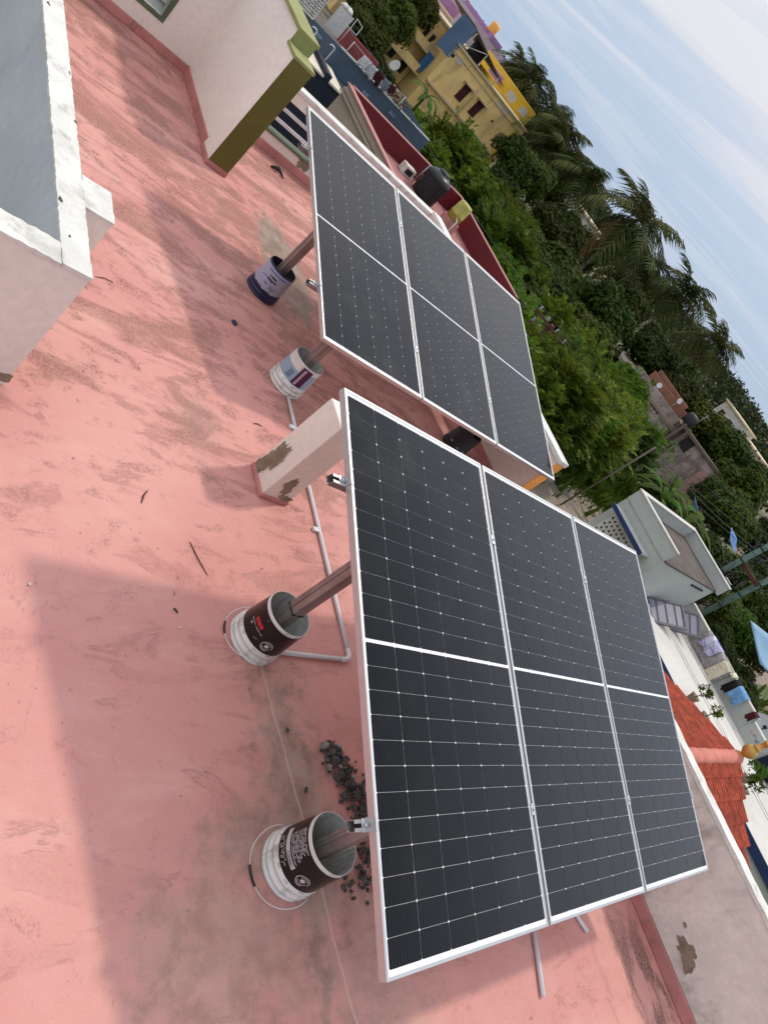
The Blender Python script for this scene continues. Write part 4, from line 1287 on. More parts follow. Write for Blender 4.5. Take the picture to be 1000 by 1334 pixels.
# ------------------------------------------------------------------ red tiled roof with the gold finial, beyond the right parapet
M_tile = painted('red_roof_tile', (.42, .085, .045), .75, .25, 7, (.17, .045, .03), .48, .66, .75, .002, 40, spec=.2)
M_ridge = painted('pink_ridge_tile', (.52, .17, .12), .75, .12, 6, (.3, .1, .07), .55, .7, .5, .002, 40)
M_gold = painted('gold_paint', (.52, .30, .07), .35, .14, 9, (.26, .15, .05), .52, .7, .6, .001, 50, metal=.25)
AP = Vector((-.93, 0, .33))
t = empty('tiled_roof', 'red clay tiled gable roof with gold finial beyond the right parapet', 'tiled roof', (-.93, 8.2, -1.2))
def course(side, i, n, wid, drop, y0, y1f):
    """one course of pan tiles running along the ridge; side -1 left slope, +1 right slope"""
    m = MB(); per = .085
    x0, x1 = wid * i / n - (.03 if i else 0), wid * (i + 1) / n
    def z_at(x): return -drop * x
    cnt = int((y1f((x0 + x1) / 2) - y0) / (per / 6))
    vs, fs = [], []
    for k in range(cnt + 1):
        y = y0 + k * per / 6
        lift = .026 * math.sin(2 * math.pi * (k % 6) / 6)
        for (x, dz) in ((x0, .010), (x1, .034), (x1, .012)):
            vs.append((side * x, y - 8.2, .33 + 1.2 + z_at(x) + dz + lift))
    for k in range(cnt):
        a = k * 3
        fs += [(a, a + 3, a + 4, a + 1), (a + 1, a + 4, a + 5, a + 2)]
    m.add(vs, fs)
    m.build('tile_course', M_tile, t, fix=False)
for i in range(7): course(1, i, 7, 1.55, .33, 6.15, lambda x: 9.5 - .46 * x)
for i in range(7): course(-1, i, 7, 1.75, .30, 6.15, lambda x: 9.5)
for s, wd, dr in ((1, 1.55, .33), (-1, 1.75, .30)):
    m = MB(); m.add([(0, -2.05, 1.50), (s * wd, -2.05, 1.50 - wd * dr), (s * wd, 1.29 - (.46 * wd if s > 0 else 0), 1.50 - wd * dr), (0, 1.29, 1.50)], [(0, 1, 2, 3)]); m.build('roof_board', M_wroof, t)
for k in range(9):
    y0 = -2.05 + k * .37
    m = MB()
    vs, fs = [], []
    for j in range(9):
        a_ = math.pi * (j / 8)
        for y in (y0, y0 + .385):
            r_ = .070 if y == y0 else .078
            vs.append((r_ * 1.1 * math.cos(a_), y, 1.525 + r_ * .8 * math.sin(a_)))
    for j in range(8): fs.append((2 * j, 2 * j + 1, 2 * j + 3, 2 * j + 2))
    m.smooth = True; m.add(vs, fs); m.build('ridge_tile', M_ridge, t, fix=False)
for s in (-1, 1):
    m = MB(); m.tube([(s * 1.4, -1.8, 0), (s * 1.4, -1.8, 1.1)], .05, 8); m.tube([(s * 1.4, .2, 0), (s * 1.4, .2, 1.1)], .05, 8); m.build('post_pair', M_wroof, t)
m = MB(); m.lathe([(0, 0), (.05, 0), (.055, .02), (.03, .04), (.05, .055), (.083, .10), (.085, .14), (.06, .19), (.035, .205), (.05, .215), (.05, .225), (.033, .235), (.030, .29), (.036, .33), (.045, .335), (.045, .35), (.028, .36), (.040, .395), (.038, .42), (.018, .45), (.010, .47), (0, .49)], 24, (0, 1.27, 1.56)); m.build('finial', M_gold, t)

# ------------------------------------------------------------------ red walled house, left of centre
M_beige = painted('beige_plaster', (.36, .285, .215), .85, .08, .8, (.25, .19, .14), .52, .72, .6, .003, 40)
M_maroon = painted('maroon_paint', (.13, .010, .014), .55, .10, 1.0, (.085, .010, .012), .55, .7, .6, .001)
M_pinkline = painted('dusty_pink_trim', (.42, .19, .17), .8, .1, 3, None, bump=.001)
M_rfloor = painted('faded_red_terrace', (.30, .125, .115), .85, .12, 1.4, (.16, .09, .08), .5, .7, .6, .003)
h = empty('maroon_house', 'beige fronted house with maroon parapet and black tank on its roof', 'house', (-16, 13.8, -4))
def hb(name, mat, x0, x1, y0, y1, z0, z1, bevel=0, par=None, o=(-16, 13.8, -4)):
    m = MB(); m.box(x0 - o[0], x1 - o[0], y0 - o[1], y1 - o[1], z0 - o[2], z1 - o[2])
    return m.build(name, mat, par or h, bevel=bevel)
hb('front_wall', M_beige, -19.95, -15.0, 11.08, 11.2, -4, -.83)
hb('cornice', M_beige, -19.97, -15.0, 10.98, 11.08, -1.10, -1.04); hb('cornice', M_beige, -19.97, -15.0, 11.02, 11.08, -.99, -.95)
hb('coping', M_pinkline, -19.98, -15.0, 11.02, 11.22, -.83, -.80)
hb('body_wall', M_beige, -19.94, -15.0, 11.2, 16.5, -4, -1.43)
hb('terrace_floor', M_rfloor, -19.9, -15.0, 11.203, 16.5, -1.43, -1.40)
hb('side_parapet', M_maroon, -20.02, -19.9, 11.22, 16.5, -1.43, -.80)
hb('back_parapet', M_maroon, -19.9, -15.0, 16.5, 16.62, -1.43, -.80)
hb('coping', M_pinkline, -20.04, -19.88, 11.223, 16.48, -.80, -.775); hb('coping', M_pinkline, -20.04, -15.0, 16.483, 16.64, -.80, -.775)
hb('brick_kerb', M_maroon, -17.4, -12, 12.2, 12.34, -1.40, -1.24)
for k in range(14):
    hb('brick', M_pinkline if k % 3 else M_beige, -17.1 + k * .3, -16.87 + k * .3, 12.22, 12.34, -1.239, -1.16)
tk = empty('water_tank', 'black plastic water tank on the maroon house roof', 'water tank', (-18.75, 14.5, -1.39), group='black roof tanks')
m = MB(); prof = [(0, 0), (.40, 0), (.42, .03)]
for k in range(7): prof += [(.42, .06 + k * .095), (.425, .08 + k * .095), (.425, .115 + k * .095), (.42, .135 + k * .095)]
prof += [(.42, .76), (.36, .84), (.22, .90), (.20, .90), (.20, .93), (0, .94)]
m.lathe(prof, 32); m.build('tank_body', painted('black_tank_plastic', (.010, .011, .013), .38, .1, 4, (.05, .05, .05), .6, .75, .4, 0), tk)
m = MB(); m.lathe([(.19, .93), (.19, .96), (.15, .985), (0, .99)], 20); m.build('lid', M_dark, tk)
fr = empty('pipe_frame', 'white pipe frame standing beside the black water tank', 'pipe frame', (-19.3, 14.35, -1.4))
m = MB(); m.tube([(.05, -.1, 0), (-.05, .02, .72), (.1, .35, .72), (.15, .4, 0)], .022, 6); m.build('frame_pipe', M_galv, fr)
m = MB(); m.tube([(0, 0, .36), (.12, .38, .36)], .016, 6); m.build('cross_pipe', M_galv, fr)
dr = empty('yellow_drum', 'yellow plastic drum on the roof beside the black tank', 'drum', (-17.35, 14.75, -1.4))
m = MB(); m.lathe([(0, .45), (.20, .45), (.235, .47), (.235, .62), (.245, .63), (.245, .66), (.235, .67), (.225, 1.0), (.19, 1.03), (0, 1.03)], 24); m.build('drum_body', painted('faded_yellow_plastic', (.33, .30, .055), .5, .15, 5, (.2, .17, .05), .5, .7, .6, 0), dr)
m = MB(); m.box(-.22, .22, -.22, .22, 0, .45); m.build('plinth', M_pinkline, dr)
m = MB(); m.tube([(.2, -.1, .6), (.35, -.1, .55), (.38, -.1, .0)], .018, 6); m.build('outlet_pipe', M_pvc, dr)
cr = empty('concrete_box', 'small grey box with a dark opening on the maroon house roof', 'box', (-19.4, 13.95, -1.4))
m = MB(); m.box(-.15, .15, -.22, .22, 0, .28); m.build('shell', M_wash, cr, bevel=.01)
m = MB(); m.box(.151, .156, -.14, .14, .06, .22); m.build('opening', M_dark, cr)

# ------------------------------------------------------------------ blue walled house, top left
M_slate = painted('slate_blue_paint', (.062, .092, .128), .75, .10, .8, (.042, .066, .098), .5, .72, .6, .002, 40)
M_deep = painted('deep_navy_paint', (.012, .018, .033), .75, .08, .8, None, bump=.002)
M_ivory = painted('ivory_slab', (.62, .56, .45), .85, .08, 1, (.4, .35, .28), .55, .7, .6, .003)
o4 = (-25, 13, -4)
h = empty('blue_house', 'slate blue walled house at top left with washing on its roof edge', 'house', o4)
def kb(name, mat, *a, **k): return hb(name, mat, *a, o=o4, par=k.get('par', h), bevel=k.get('bevel', 0))
kb('wall', M_slate, -24.62, -24.5, 6, 17.4, -4, -1.02)
kb('roof_slab', M_wroof, -30, -24.62, 6, 17.35, -1.6, -1.45)
kb('body_wall', M_slate, -30, -24.62, 6, 17.3, -4, -1.6)
kb('coping', M_hgrey, -24.64, -24.48, 12.6, 17.4, -1.02, -.985)
kb('lower_block', M_deep, -24.5, -22.66, 6, 14.5, -4, -1.70)
kb('ivory_slab', M_ivory, -24.4, -22.6, 10.6, 11.8, -1.70, -1.64)
kb('ivory_slab', M_ivory, -24.4, -22.6, 12.04, 12.74, -1.70, -1.64)
kb('pier', M_deep, -24.5, -22.63, 11.8, 12.04, -1.70, -1.50)
for y0, z0 in ((14.10, -1.50), (11.62, -1.30), (15.36, -1.34)):
    kb('vent', painted('pale_vent_%d' % int(y0 * 10), (.16, .22, .28), .6, .05, 3, None, bump=0), -24.497, -24.47, y0, y0 + .30, z0, z0 + .10)
for y, zt in ((11.15, -1.0), (11.90, -.98)):
    m = MB(); z0 = 2.36; zt += 4
    m.tube([(1.6, y - 13, z0), (1.6, y - 13, zt - .04), (1.6, y - 13.04, zt), (1.6, y - 13.16, zt), (1.6, y - 13.2, zt - .05)], .018, 6); m.build('vent_pipe', M_pvc, h)
# pierced wall at its left end
jl = kb('pierced_screen', M_white, -24.46, -24.40, 9.2, 11.3, -1.05, -.2)
rnd = random.Random(8)
for i in range(10):
    for j in range(9):
        cxx, czz = 10.66 + i * .066, -.98 + j * .085
        m = None
        o = share(hole_me, 'pierced_hole', jl, (-24.398 + 25, cxx - 13, czz + 4), (0, rnd.uniform(0, 6), R(90)), (.9, 1, 1.2))
# corrugated sheet, white frame and red wall on the roof
m = MB()
vs, fs = [], []
for k in range(49):
    y = 11.95 + k * .0125; x = -25.0 + .012 * math.sin(k * 1.57)
    vs += [(x, y, -.98), (x, y + .0, -.22)]
fs = [(2 * k, 2 * k + 2, 2 * k + 3, 2 * k + 1) for k in range(48)]
m.add(vs, fs); o = m.build('corrugated_sheet', painted('white_corrugated_sheet', (.60, .59, .56), .6, .06, 3, (.4, .38, .35), .55, .7, .5, 0), fix=False)
md = o.modifiers.new('t', 'SOLIDIFY'); md.thickness = .01
tag(o, 'white corrugated sheet standing at the left end of the blue roof', 'corrugated sheet')
bg_ = empty('white_bundle', 'white plastic bundle lying on top of the corrugated sheet', 'bundle', (-25.1, 12.2, -.22))
m = MB()
for k in range(7): m.tube([(-.08 + .02 * k, -.18 + .06 * k, .0), (.05 - .02 * (k % 3), -.16 + .055 * k, .07 + .02 * (k % 2)), (.1, -.1 + .05 * k, .02)], [.05, .07, .04], 7)
m.build('sacking', M_white, bg_)
fr = empty('white_gate_frame', 'white pipe frame beside the corrugated sheet on the blue roof', 'pipe frame', (-25.05, 12.68, -1.0))
m = MB(); m.tube([(0, 0, 0), (0, 0, .55), (0, -.02, .86), (0, .28, .8), (0, .3, .5), (0, .02, .5)], .016, 6); m.build('frame_pipe', M_pvc, fr)
m = MB(); m.tube([(0, -.2, .05), (0, -.2, .5), (0, 0, .5)], .014, 6); m.build('frame_pipe', M_pvc, fr)
m = MB(); m.box(-28.1, -28.0, 14.1, 15.9, -1.45, -.93)
o = tag(m.build('red_roof_wall', painted('rusty_red_wall', (.26, .05, .05), .75, .12, 2, None)), 'low rusty red wall on the far side of the blue roof', 'wall')
# washing on the blue roof edge
def hang(name, lab, cat, c, y0, y1, zt, dz, x=-24.42, seed=0, c2=None):
    rnd = random.Random(seed); vs, fs = [], []
    n = 10
    for i in range(n + 1):
        u = i / n; y = y0 + (y1 - y0) * u
        for j in range(7):
            w_ = j / 6
            vs.append((x + .03 * math.sin(u * 14 + seed) * w_ + .03 * w_, y + .03 * math.sin(w_ * 5 + seed), zt - dz * w_ * (1 + .12 * math.sin(u * 7 + seed))))
    for i in range(n):
        for j in range(6):
            a = i * 7 + j; fs.append((a, a + 7, a + 8, a + 1))
    m = MB(); m.smooth = True; m.add(vs, fs); o = m.build(name, fabric(name + '_cloth_%d' % seed, c, c2, 14), fix=False)
    md = o.modifiers.new('t', 'SOLIDIFY'); md.thickness = .008
    return tag(o, lab, cat, 'washing on the blue house')
m = MB(); m.tube([(-24.42, 12.75, -.60), (-24.42, 14.0, -.66), (-24.42, 15.4, -.58)], .006, 5); m.tube([(-24.42, 12.75, -1.0), (-24.42, 12.75, -.58)], .014, 6); m.tube([(-24.42, 15.4, -1.0), (-24.42, 15.4, -.56)], .014, 6)
tag(m.build('clothes_line', M_pvc), 'clothes line along the blue roof edge', 'clothes line')
hang('white_garment', 'white and grey garment, leftmost on the blue roof clothes line', 'garment', (.60, .58, .56), 13.25, 13.62, -.62, .36, seed=1, c2=(.35, .35, .37))
hang('striped_garment', 'white striped garment second on the blue roof clothes line', 'garment', (.55, .54, .54), 13.66, 13.98, -.63, .38, seed=2, c2=(.20, .20, .24))
hang('maroon_garment', 'dark maroon garment in the middle of the blue roof clothes line', 'garment', (.05, .008, .014), 14.0, 14.35, -.63, .36, seed=3)
hang('grey_garment', 'blue grey garment on the blue roof clothes line', 'garment', (.16, .19, .23), 14.38, 14.68, -.62, .36, seed=4)
hang('dark_garment', 'last dark maroon garment on the blue roof clothes line', 'garment', (.06, .012, .016), 14.7, 14.95, -.60, .26, seed=5)
hp = empty('husk_pile', 'heap of brown coconut husks on the blue roof edge', 'heap', (-24.75, 15.25, -1.0), group=None)
M_husk = painted('coconut_shell_brown', (.17, .09, .06), .9, .4, 9, (.32, .22, .17), .45, .6, .9, .004, 60)
hm = NUT.copy(); hm.materials.clear(); hm.materials.append(M_husk)
rnd = random.Random(4)
for k in range(46):
    d = rnd.random()
    share(hm, 'husk', hp, (rnd.gauss(0, .12), rnd.gauss(0, .24), .06 + .36 * rnd.random() * max(0, 1 - abs(rnd.gauss(0, .5)))), (rnd.uniform(0, 6), rnd.uniform(0, 6), 0), (.085, .07, .05))
m = MB(); m.poly([(-24.72, 15.7, -1.0), (-24.72, 17.35, -1.0), (-24.72, 17.3, -.985), (-24.72, 15.72, -.70)], (-.08, 0, 0))
tag(m.build('grey_sheet_wall', M_slate), 'sloping slate blue upstand at the right end of the blue roof', 'wall')

# ------------------------------------------------------------------ yellow house
M_yel = painted('pale_yellow_paint', (.80, .57, .225), .8, .07, .7, (.36, .25, .12), .46, .70, .7, .004, 20)
M_yel2 = painted('bright_yellow_paint', (.70, .42, .03), .7, .06, .5, None, bump=.002)
M_trim = painted('pale_trim', (.58, .47, .30), .8, .06, .6, None, bump=.002)
M_bluesh = painted('blue_steel_sheet', (.10, .165, .26), .6, .08, .8, (.07, .12, .2), .5, .7, .6, .001)
M_blue2 = painted('strong_blue_board', (.035, .13, .30), .6, .08, .8, None, bump=.001)
M_hole = painted('dark_window_room', (.02, .014, .012), .7, .2, 2, None, bump=0)
M_pale = painted('flaking_whitewash', (.52, .51, .48), .9, .08, 3, (.45, .33, .16), .5, .62, .8, .002)
o5 = (-52, 34, -4)
h = empty('yellow_house', 'two storey pale yellow house with bright yellow roof room', 'house', o5)
def yb(name, mat, *a, par=None, bevel=0): return hb(name, mat, *a, o=o5, par=par or h, bevel=bevel)
yb('main_wall', M_yel, -60, -50, 31.7, 41.0, -4, .82)
yb('cornice', M_trim, -60.1, -49.85, 31.6, 41.1, .82, .93)
yb('floor_band', M_trim, -50, -49.75, 31.7, 41.0, -2.12, -1.98)
yb('floor_band', M_trim, -50, -49.93, 31.7, 41.0, .40, .46)
yb('corner_pier', M_yel2, -50, -49.95, 40.2, 41.0, -4, .39)
m = MB(); m.tube([(-49.93 + 52, 35.45 - 34, 2.05), (-49.93 + 52, 35.45 - 34, 4.8)], .035, 6); m.build('drain_pipe', M_trim, h)
for y in (34.25, 35.98):
    w = yb('window', M_hole, -50.0, -49.985, y, y + .72, -1.45, -.32)
    yb('sunshade', M_trim, -50, -49.62, y - .22, y + .96, -.25, -.17)
    for k in range(4):
        yb('window_bar', M_maroon, -49.984, -49.972, y + .03 + k * .2, y + .09 + k * .2, -1.45, -.32, par=w)
    yb('window_frame', M_maroon, -49.984, -49.97, y, y + .72, -.9, -.86, par=w)
w = yb('window', M_hole, -50, -49.99, 31.85, 32.1, .02, .26)
w = yb('window', M_hole, -50, -49.99, 38.05, 38.25, -.62, -.45)
for y0, y1 in ((37.2, 37.75), (37.9, 38.7), (32.2, 33.0)):
    m = MB(); m.poly([(-49.999 + 52, a - 34, b_ + 4) for a, b_ in ragged((y0 + y1) / 2, .58 if y0 > 35 else .25, (y1 - y0) / 2, .14, 26, .2, int(y0 * 10))], (.012, 0, 0)); m.build('flaking_patch', M_pale, h)
# left wing, balconies
yb('wing_wall', M_yel, -60, -52, 24.5, 31.6, -4, .88)
yb('cornice', M_trim, -60, -51.85, 24.5, 31.6, .88, .99)
yb('balcony_slab', M_trim, -52, -51.0, 26, 31.6, -1.12, -1.0)
yb('balcony_front', M_yel, -51.12, -51.0, 26, 30.7, -1.0, -.55)
yb('balcony_slab', M_trim, -52, -50.8, 28.4, 31.6, -2.5, -2.4)
yb('balcony_front', M_yel, -50.92, -50.8, 28.4, 31.2, -2.4, -1.9)
for y0, z0, wd, hh in ((29.5, -.85, .3, .75), (30.35, -.95, .34, .9), (31.0, -.95, .34, .9), (28.6, -.6, .3, .6), (30.6, -3.4, .6, .8), (31.0, -2.38, .3, .35), (29.4, -3.2, .5, .6), (28.2, -2.9, .4, .6)):
    w = yb('window', M_hole, -52, -51.985, y0, y0 + wd, z0, z0 + hh)
    yb('window_frame', M_trim, -51.984, -51.965, y0 - .05, y0 + wd + .05, z0 + hh, z0 + hh + .06, par=w)
for k in range(5):
    yb('balcony_baluster', M_trim, -51.1, -51.0, 30.72 + k * .17, 30.79 + k * .17, -1.0, -.45)
yb('balcony_rail', M_trim, -51.12, -50.98, 30.7, 31.58, -.45, -.38)
yb('blue_board', M_blue2, -50.98, -50.93, 31.05, 31.95, -2.15, -.90)
m = MB()
vs = []
for k in range(25):
    y = 30.4 + k * .066; x = -50.0 + .02 * math.sin(k * 1.57)
    vs += [(x + 52, y - 34, -.18 + 4), (x + 52, y - 34, 2.26 + 4)]
m.add(vs, [(2 * k, 2 * k + 2, 2 * k + 3, 2 * k + 1) for k in range(24)]); m.build('blue_sheet', M_bluesh, h, fix=False)
# roof shed, tank, upper yellow room
m = MB(); m.poly([(-50 + 52, 31.6 - 34, 2.30 + 4), (-50 + 52, 36.6 - 34, 1.45 + 4), (-50 + 52, 36.6 - 34, 1.50 + 4), (-50 + 52, 31.6 - 34, 2.36 + 4)], (-5, 0, 0)); m.build('shed_roof', M_wroof, h)
for y, zt in ((32.15, 2.25), (33.9, 1.9), (35.9, 1.58)):
    m = MB(); m.tube([(-50.05 + 52, y - 34, .93 + 4), (-50.05 + 52, y - 34, zt + 4)], .04, 6); m.build('shed_post', M_pale, h)
m = MB(); m.tube([(-50.05 + 52, 32.15 - 34, 1.1 + 4), (-50.05 + 52, 33.9 - 34, 1.9 + 4)], .03, 6); m.build('shed_brace', M_pale, h)
tk = empty('water_tank', 'black water tank under the roof shed of the yellow house', 'water tank', (-52.2, 34.6, .93), group='black roof tanks')
m = MB(); m.lathe([(0, 0), (.62, 0), (.64, .05), (.64, .85), (.5, 1.0), (.25, 1.05), (0, 1.06)], 24); m.build('tank_body', M_dark, tk)
yb('upper_parapet', M_yel2, -52.1, -51.9, 35.4, 38.4, .93, 1.16)
ur = yb('upper_room', M_yel2, -57, -52, 38.4, 42.1, .93, 2.10)
yb('pale_panel', M_pale, -52, -51.985, 38.75, 39.75, 1.15, 1.75); yb('pale_panel', M_pale, -52, -51.985, 40.6, 41.5, 1.2, 1.75)
yb('pink_awning', painted('mauve_sheet', (.36, .20, .36), .8, .1, 1, None, bump=0), -53.5, -52.5, 37.2, 38.0, 1.25, 1.75)
# low wall and bright yellow annexe glimpsed through the trees
m = MB(); m.box(-44.4, -44.2, 33.6, 36.4, -4, -2.55); tag(m.build('yellow_annexe_wall', M_yel2), 'bright yellow wall glimpsed under the tree by the yellow house', 'wall')
m = MB(); m.box(-42.2, -42.0, 33.2, 37.6, -4, -3.0); tag(m.build('white_compound_wall', M_pale), 'white compound wall between the trees right of the yellow house', 'wall')
# purple and pink houses behind
M_mauve = painted('mauve_house_paint', (.33, .17, .34), .8, .06, .5, None, bump=.002)
M_rose = painted('pale_rose_paint', (.52, .40, .43), .8, .06, .5, None, bump=.002)
h = empty('mauve_house', 'mauve and pale rose house behind the blue sheet', 'house', (-63, 34, -4))
def mb_(name, mat, *a): return hb(name, mat, *a, o=(-63, 34, -4), par=h)
mb_('wall', M_rose, -67, -60, 29, 36.2, -4, 1.15); mb_('cornice', M_trim, -67, -59.9, 29, 36.25, 1.15, 1.28); mb_('upper_wall', M_mauve, -67, -60.4, 33.4, 36.4, 1.28, 2.0); mb_('window', M_hole, -60, -59.98, 34.4, 34.8, .2, .8); mb_('window', M_hole, -60, -59.98, 33.0, 33.4, -.1, .9)
h = empty('rose_house', 'pale rose house far behind the roof shed', 'house', (-68, 44, -4))
def rb_(name, mat, *a): return hb(name, mat, *a, o=(-68, 44, -4), par=h)
rb_('wall', M_rose, -73, -66, 41.5, 48, -4, 2.6); rb_('parapet', M_mauve, -73, -65.9, 43.6, 45.2, 2.6, 3.0); rb_('window', M_hole, -66, -65.98, 43.0, 43.8, .8, 1.8)
tk = empty('orange_tank', 'orange water tank on the pale rose house', 'water tank', (-67, 43.9, 2.9)); m = MB(); m.lathe([(0, 0), (.45, 0), (.46, .1), (.46, .75), (.3, .9), (0, .95)], 18); m.build('tank_body', M_orange, tk)
tw = empty('lattice_mast', 'thin lattice mast on the skyline beside the blue sheet', 'mast', (-66, 33.5, -4))
m = MB()
for dx, dy in ((0, 0), (.5, 0), (.25, .4)): m.tube([(dx, dy, 0), (dx * .6 + .1, dy * .6 + .08, 12)], .03, 5)
m.build('mast_leg', M_galv, tw)
m = MB()
for k in range(20):
    z = k * .6; m.tube([(.02, 0, z), (.45, 0, z + .6)], .015, 4); m.tube([(.45, .05, z), (.25, .36, z + .6)], .015, 4)
m.build('lattice', M_galv, tw)
ds = empty('satellite_dish', 'pale satellite dish facing left in front of the yellow wing', 'satellite dish', (-40.2, 23.6, -4))
m = MB(); m.lathe([(0, 0), (.22, .02), (.40, .08), (.55, .16), (.56, .17), (.40, .10), (.2, .04), (0, .025)], 24); o = m.build('dish', M_pale, ds); o.location = (0, 0, 2.0); o.rotation_euler = (R(60), R(35), 0); o.scale = (.62, .62, .62)
m = MB(); m.tube([(0, 0, 0), (0, 0, 2.0)], .03, 6); m.build('mast', M_galv, ds)

# ------------------------------------------------------------------ ruined house with block screen, pillars and pot finial
M_ruin = painted('stained_old_plaster', (.38, .305, .265), .95, .2, 1.0, (.08, .065, .055), .45, .65, .7, .01, 12)
M_terra = painted('terracotta_band', (.30, .13, .08), .9, .15, 1.2, (.14, .08, .06), .5, .7, .6, .006, 12)
M_conc = painted('old_brown_concrete', (.14, .105, .08), .95, .2, 1.2, (.07, .055, .045), .5, .7, .6, .01, 12)
M_pinkh = painted('dusty_pink_house', (.36, .22, .19), .9, .10, .8, (.2, .13, .11), .5, .7, .6, .004)
h = empty('ruined_house', 'old unfinished house with block screen, brown pillars and dark opening', 'house', (-23.6, 35.3, -4), (0, 0, math.atan2(5.2, 7.1)))
def ub(name, mat, x0, x1, y0, y1, z0, z1, bevel=0):
    m = MB(); m.box(x0, x1, y0, y1, z0 + 4, z1 + 4); return m.build(name, mat, h, bevel=bevel)
ub('lower_wall', M_ruin, -.3, 4.6, 0, .2, -4, -1.95)
nb = 0
blk = MB(); blk.box(-.12, .12, -.09, .09, -.10, .10); blk_o = blk.build('screen_block', M_ruin, h, bevel=.02, seg=1); blk_me = blk_o.data; bpy.data.objects.remove(blk_o)
for i in range(17):
    for j in range(2):
        share(blk_me, 'screen_block', h, (.0 + i * .275, .1, 2.17 + j * .24))
ub('lintel', M_conc, -.3, 4.7, -.05, .25, -1.45, -1.36)
ub('upper_wall', M_ruin, .9, 4.6, 1.0, 1.2, -1.36, -.85); ub('terracotta_wall', M_terra, 1.6, 4.6, 1.4, 1.6, -.85, -.40); ub('terracotta_band', M_terra, 1.8, 4.4, 2.2, 2.4, -.40, -.18)
ub('roof_slab', M_conc, -.3, 4.7, .25, 4, -1.36, -1.30)
for x in (4.75, 5.15): ub('pillar', M_conc, x, x + .14, -.1, .1, -4, -.62)
ub('side_wall', M_ruin, 5.4, 9.3, .3, .5, -4, -.85); ub('dark_opening', M_hole, 5.45, 6.1, .285, .297, -1.6, -.9)
ub('lintel', M_conc, 4.7, 9.4, .15, .6, -.85, -.70); ub('roof_wall', M_conc, 4.7, 9.4, .6, 3, -4, -.9)
ub('pink_wall', M_pinkh, 7.4, 9.2, .05, .29, -2.6, -1.3); ub('pink_parapet', M_pinkh, 7.3, 9.4, -.4, -.2, -4, -2.2)
bx = ub('pot_pedestal', M_pinkh, 9.0, 9.35, .1, .5, -1.4, -.95)
m = MB(); m.lathe([(0, 0), (.12, 0), (.20, .06), (.23, .14), (.21, .24), (.13, .32), (.12, .36), (.16, .38), (.05, .40), (.02, .60), (0, .62)], 18, (9.17, .3, 4 - .70)); m.build('pot_finial', M_orange, h)
tk = empty('water_tank', 'small black water tank on the ruined house roof', 'water tank', (-20.1, 38.7, -.66), (0, 0, .6), 'black roof tanks')
m = MB(); m.lathe([(0, 0), (.36, 0), (.38, .05), (.38, .5), (.3, .62), (.15, .66), (0, .66)], 20); m.build('tank_body', M_dark, tk)
an = empty('aerial', 'thin television aerial beside the small black tank', 'aerial', (-19.9, 39.0, -.7)); m = MB(); m.tube([(0, 0, 0), (0, 0, 1.2)], .018, 5); m.tube([(-.3, 0, 1.1), (.3, .1, 1.1)], .012, 5); m.tube([(-.2, 0, .9), (.2, .1, .9)], .012, 5); m.build('rods', M_galv, an)
for i, (x, y, z, lab) in enumerate(((-22.0, 37.0, -.62, 'small white dish on the ruined house, left one'), (-21.3, 38.4, -.30, 'small white dish on the ruined house roof, right one'))):
    ds = empty('satellite_dish', lab, 'satellite dish', (x, y, -1.3))
    m = MB(); m.lathe([(0, 0), (.12, .015), (.21, .05), (.2, .06), (.1, .025), (0, .01)], 18); o = m.build('dish', M_white, ds); o.location = (0, 0, z + 1.3); o.rotation_euler = (R(70), 0, R(20 + 40 * i)); o.scale = (.75, .75, .75)
    m = MB(); m.tube([(0, 0, 0), (0, 0, z + 1.3)], .02, 5); m.build('mast', M_galv, ds)
# far pale houses on the right skyline
for i, (x, y, w_, z, c, lab) in enumerate(((-36, 70, 3, .9, M_pale, 'far white house on the skyline right of the palms'), (-33.5, 72, 3.5, .3, M_rose, 'far pale rose house below the right skyline'), (-58, 57, 4, .3, M_pale, 'far white house glimpsed between palms'))):
    h = empty('far_house', lab, 'house', (x, y, -4)); m = MB(); m.box(0, w_, 0, 4, 0, z + 4); m.build('wall', c, h); m = MB(); m.box(-.15, w_ + .15, -.15, 4.15, z + 4, z + 4.15); m.build('roof', M_trim, h)
    for k in range(2):
        m = MB(); m.box(.5 + k * 1.3, 1.1 + k * 1.3, -.02, 0, z + 2.4, z + 3.3); m.build('window', M_hole, h)

# ------------------------------------------------------------------ poles, cross arms, wires
M_rust = painted('rusty_red_steel', (.10, .028, .024), .7, .2, 4, None, bump=.002)
M_gpole = painted('grey_green_pole', (.13, .20, .165), .7, .12, 1.5, (.09, .13, .11), .5, .7, .6, .002)
M_wire = painted('weathered_wire', (.05, .05, .05), .6, .2, 3, None, bump=0)
M_porc = painted('porcelain_insulator', (.30, .29, .28), .3, .1, 6, None, bump=0)
ep = empty('electric_pole', 'rusty red electric pole top with cross arms and insulators', 'electric pole', (-15.9, 19.7, -4), (0, 0, R(25)))
m = MB(); m.box(-.07, .07, -.09, .09, 0, 3.15); m.build('pole', M_rust, ep)
for z, l in ((3.0, .75), (2.6, .6)):
    m = MB(); m.box(-l, l, -.13, -.09, z, z + .08); m.build('cross_arm', M_rust, ep)
    for x in (-l + .06, -.25, .25, l - .06):
        m = MB(); m.lathe([(0, 0), (.03, 0), (.05, .03), (.03, .05), (.05, .08), (.03, .10), (.045, .13), (.02, .16), (0, .17)], 10, (x, -.11, z + .08)); m.build('insulator', M_porc, ep)
m = MB(); m.tube([(-.6, -.11, 2.98), (0, -.09, 2.3)], .02, 5); m.tube([(.6, -.11, 2.98), (0, -.09, 2.3)], .02, 5); m.build('brace', M_rust, ep)
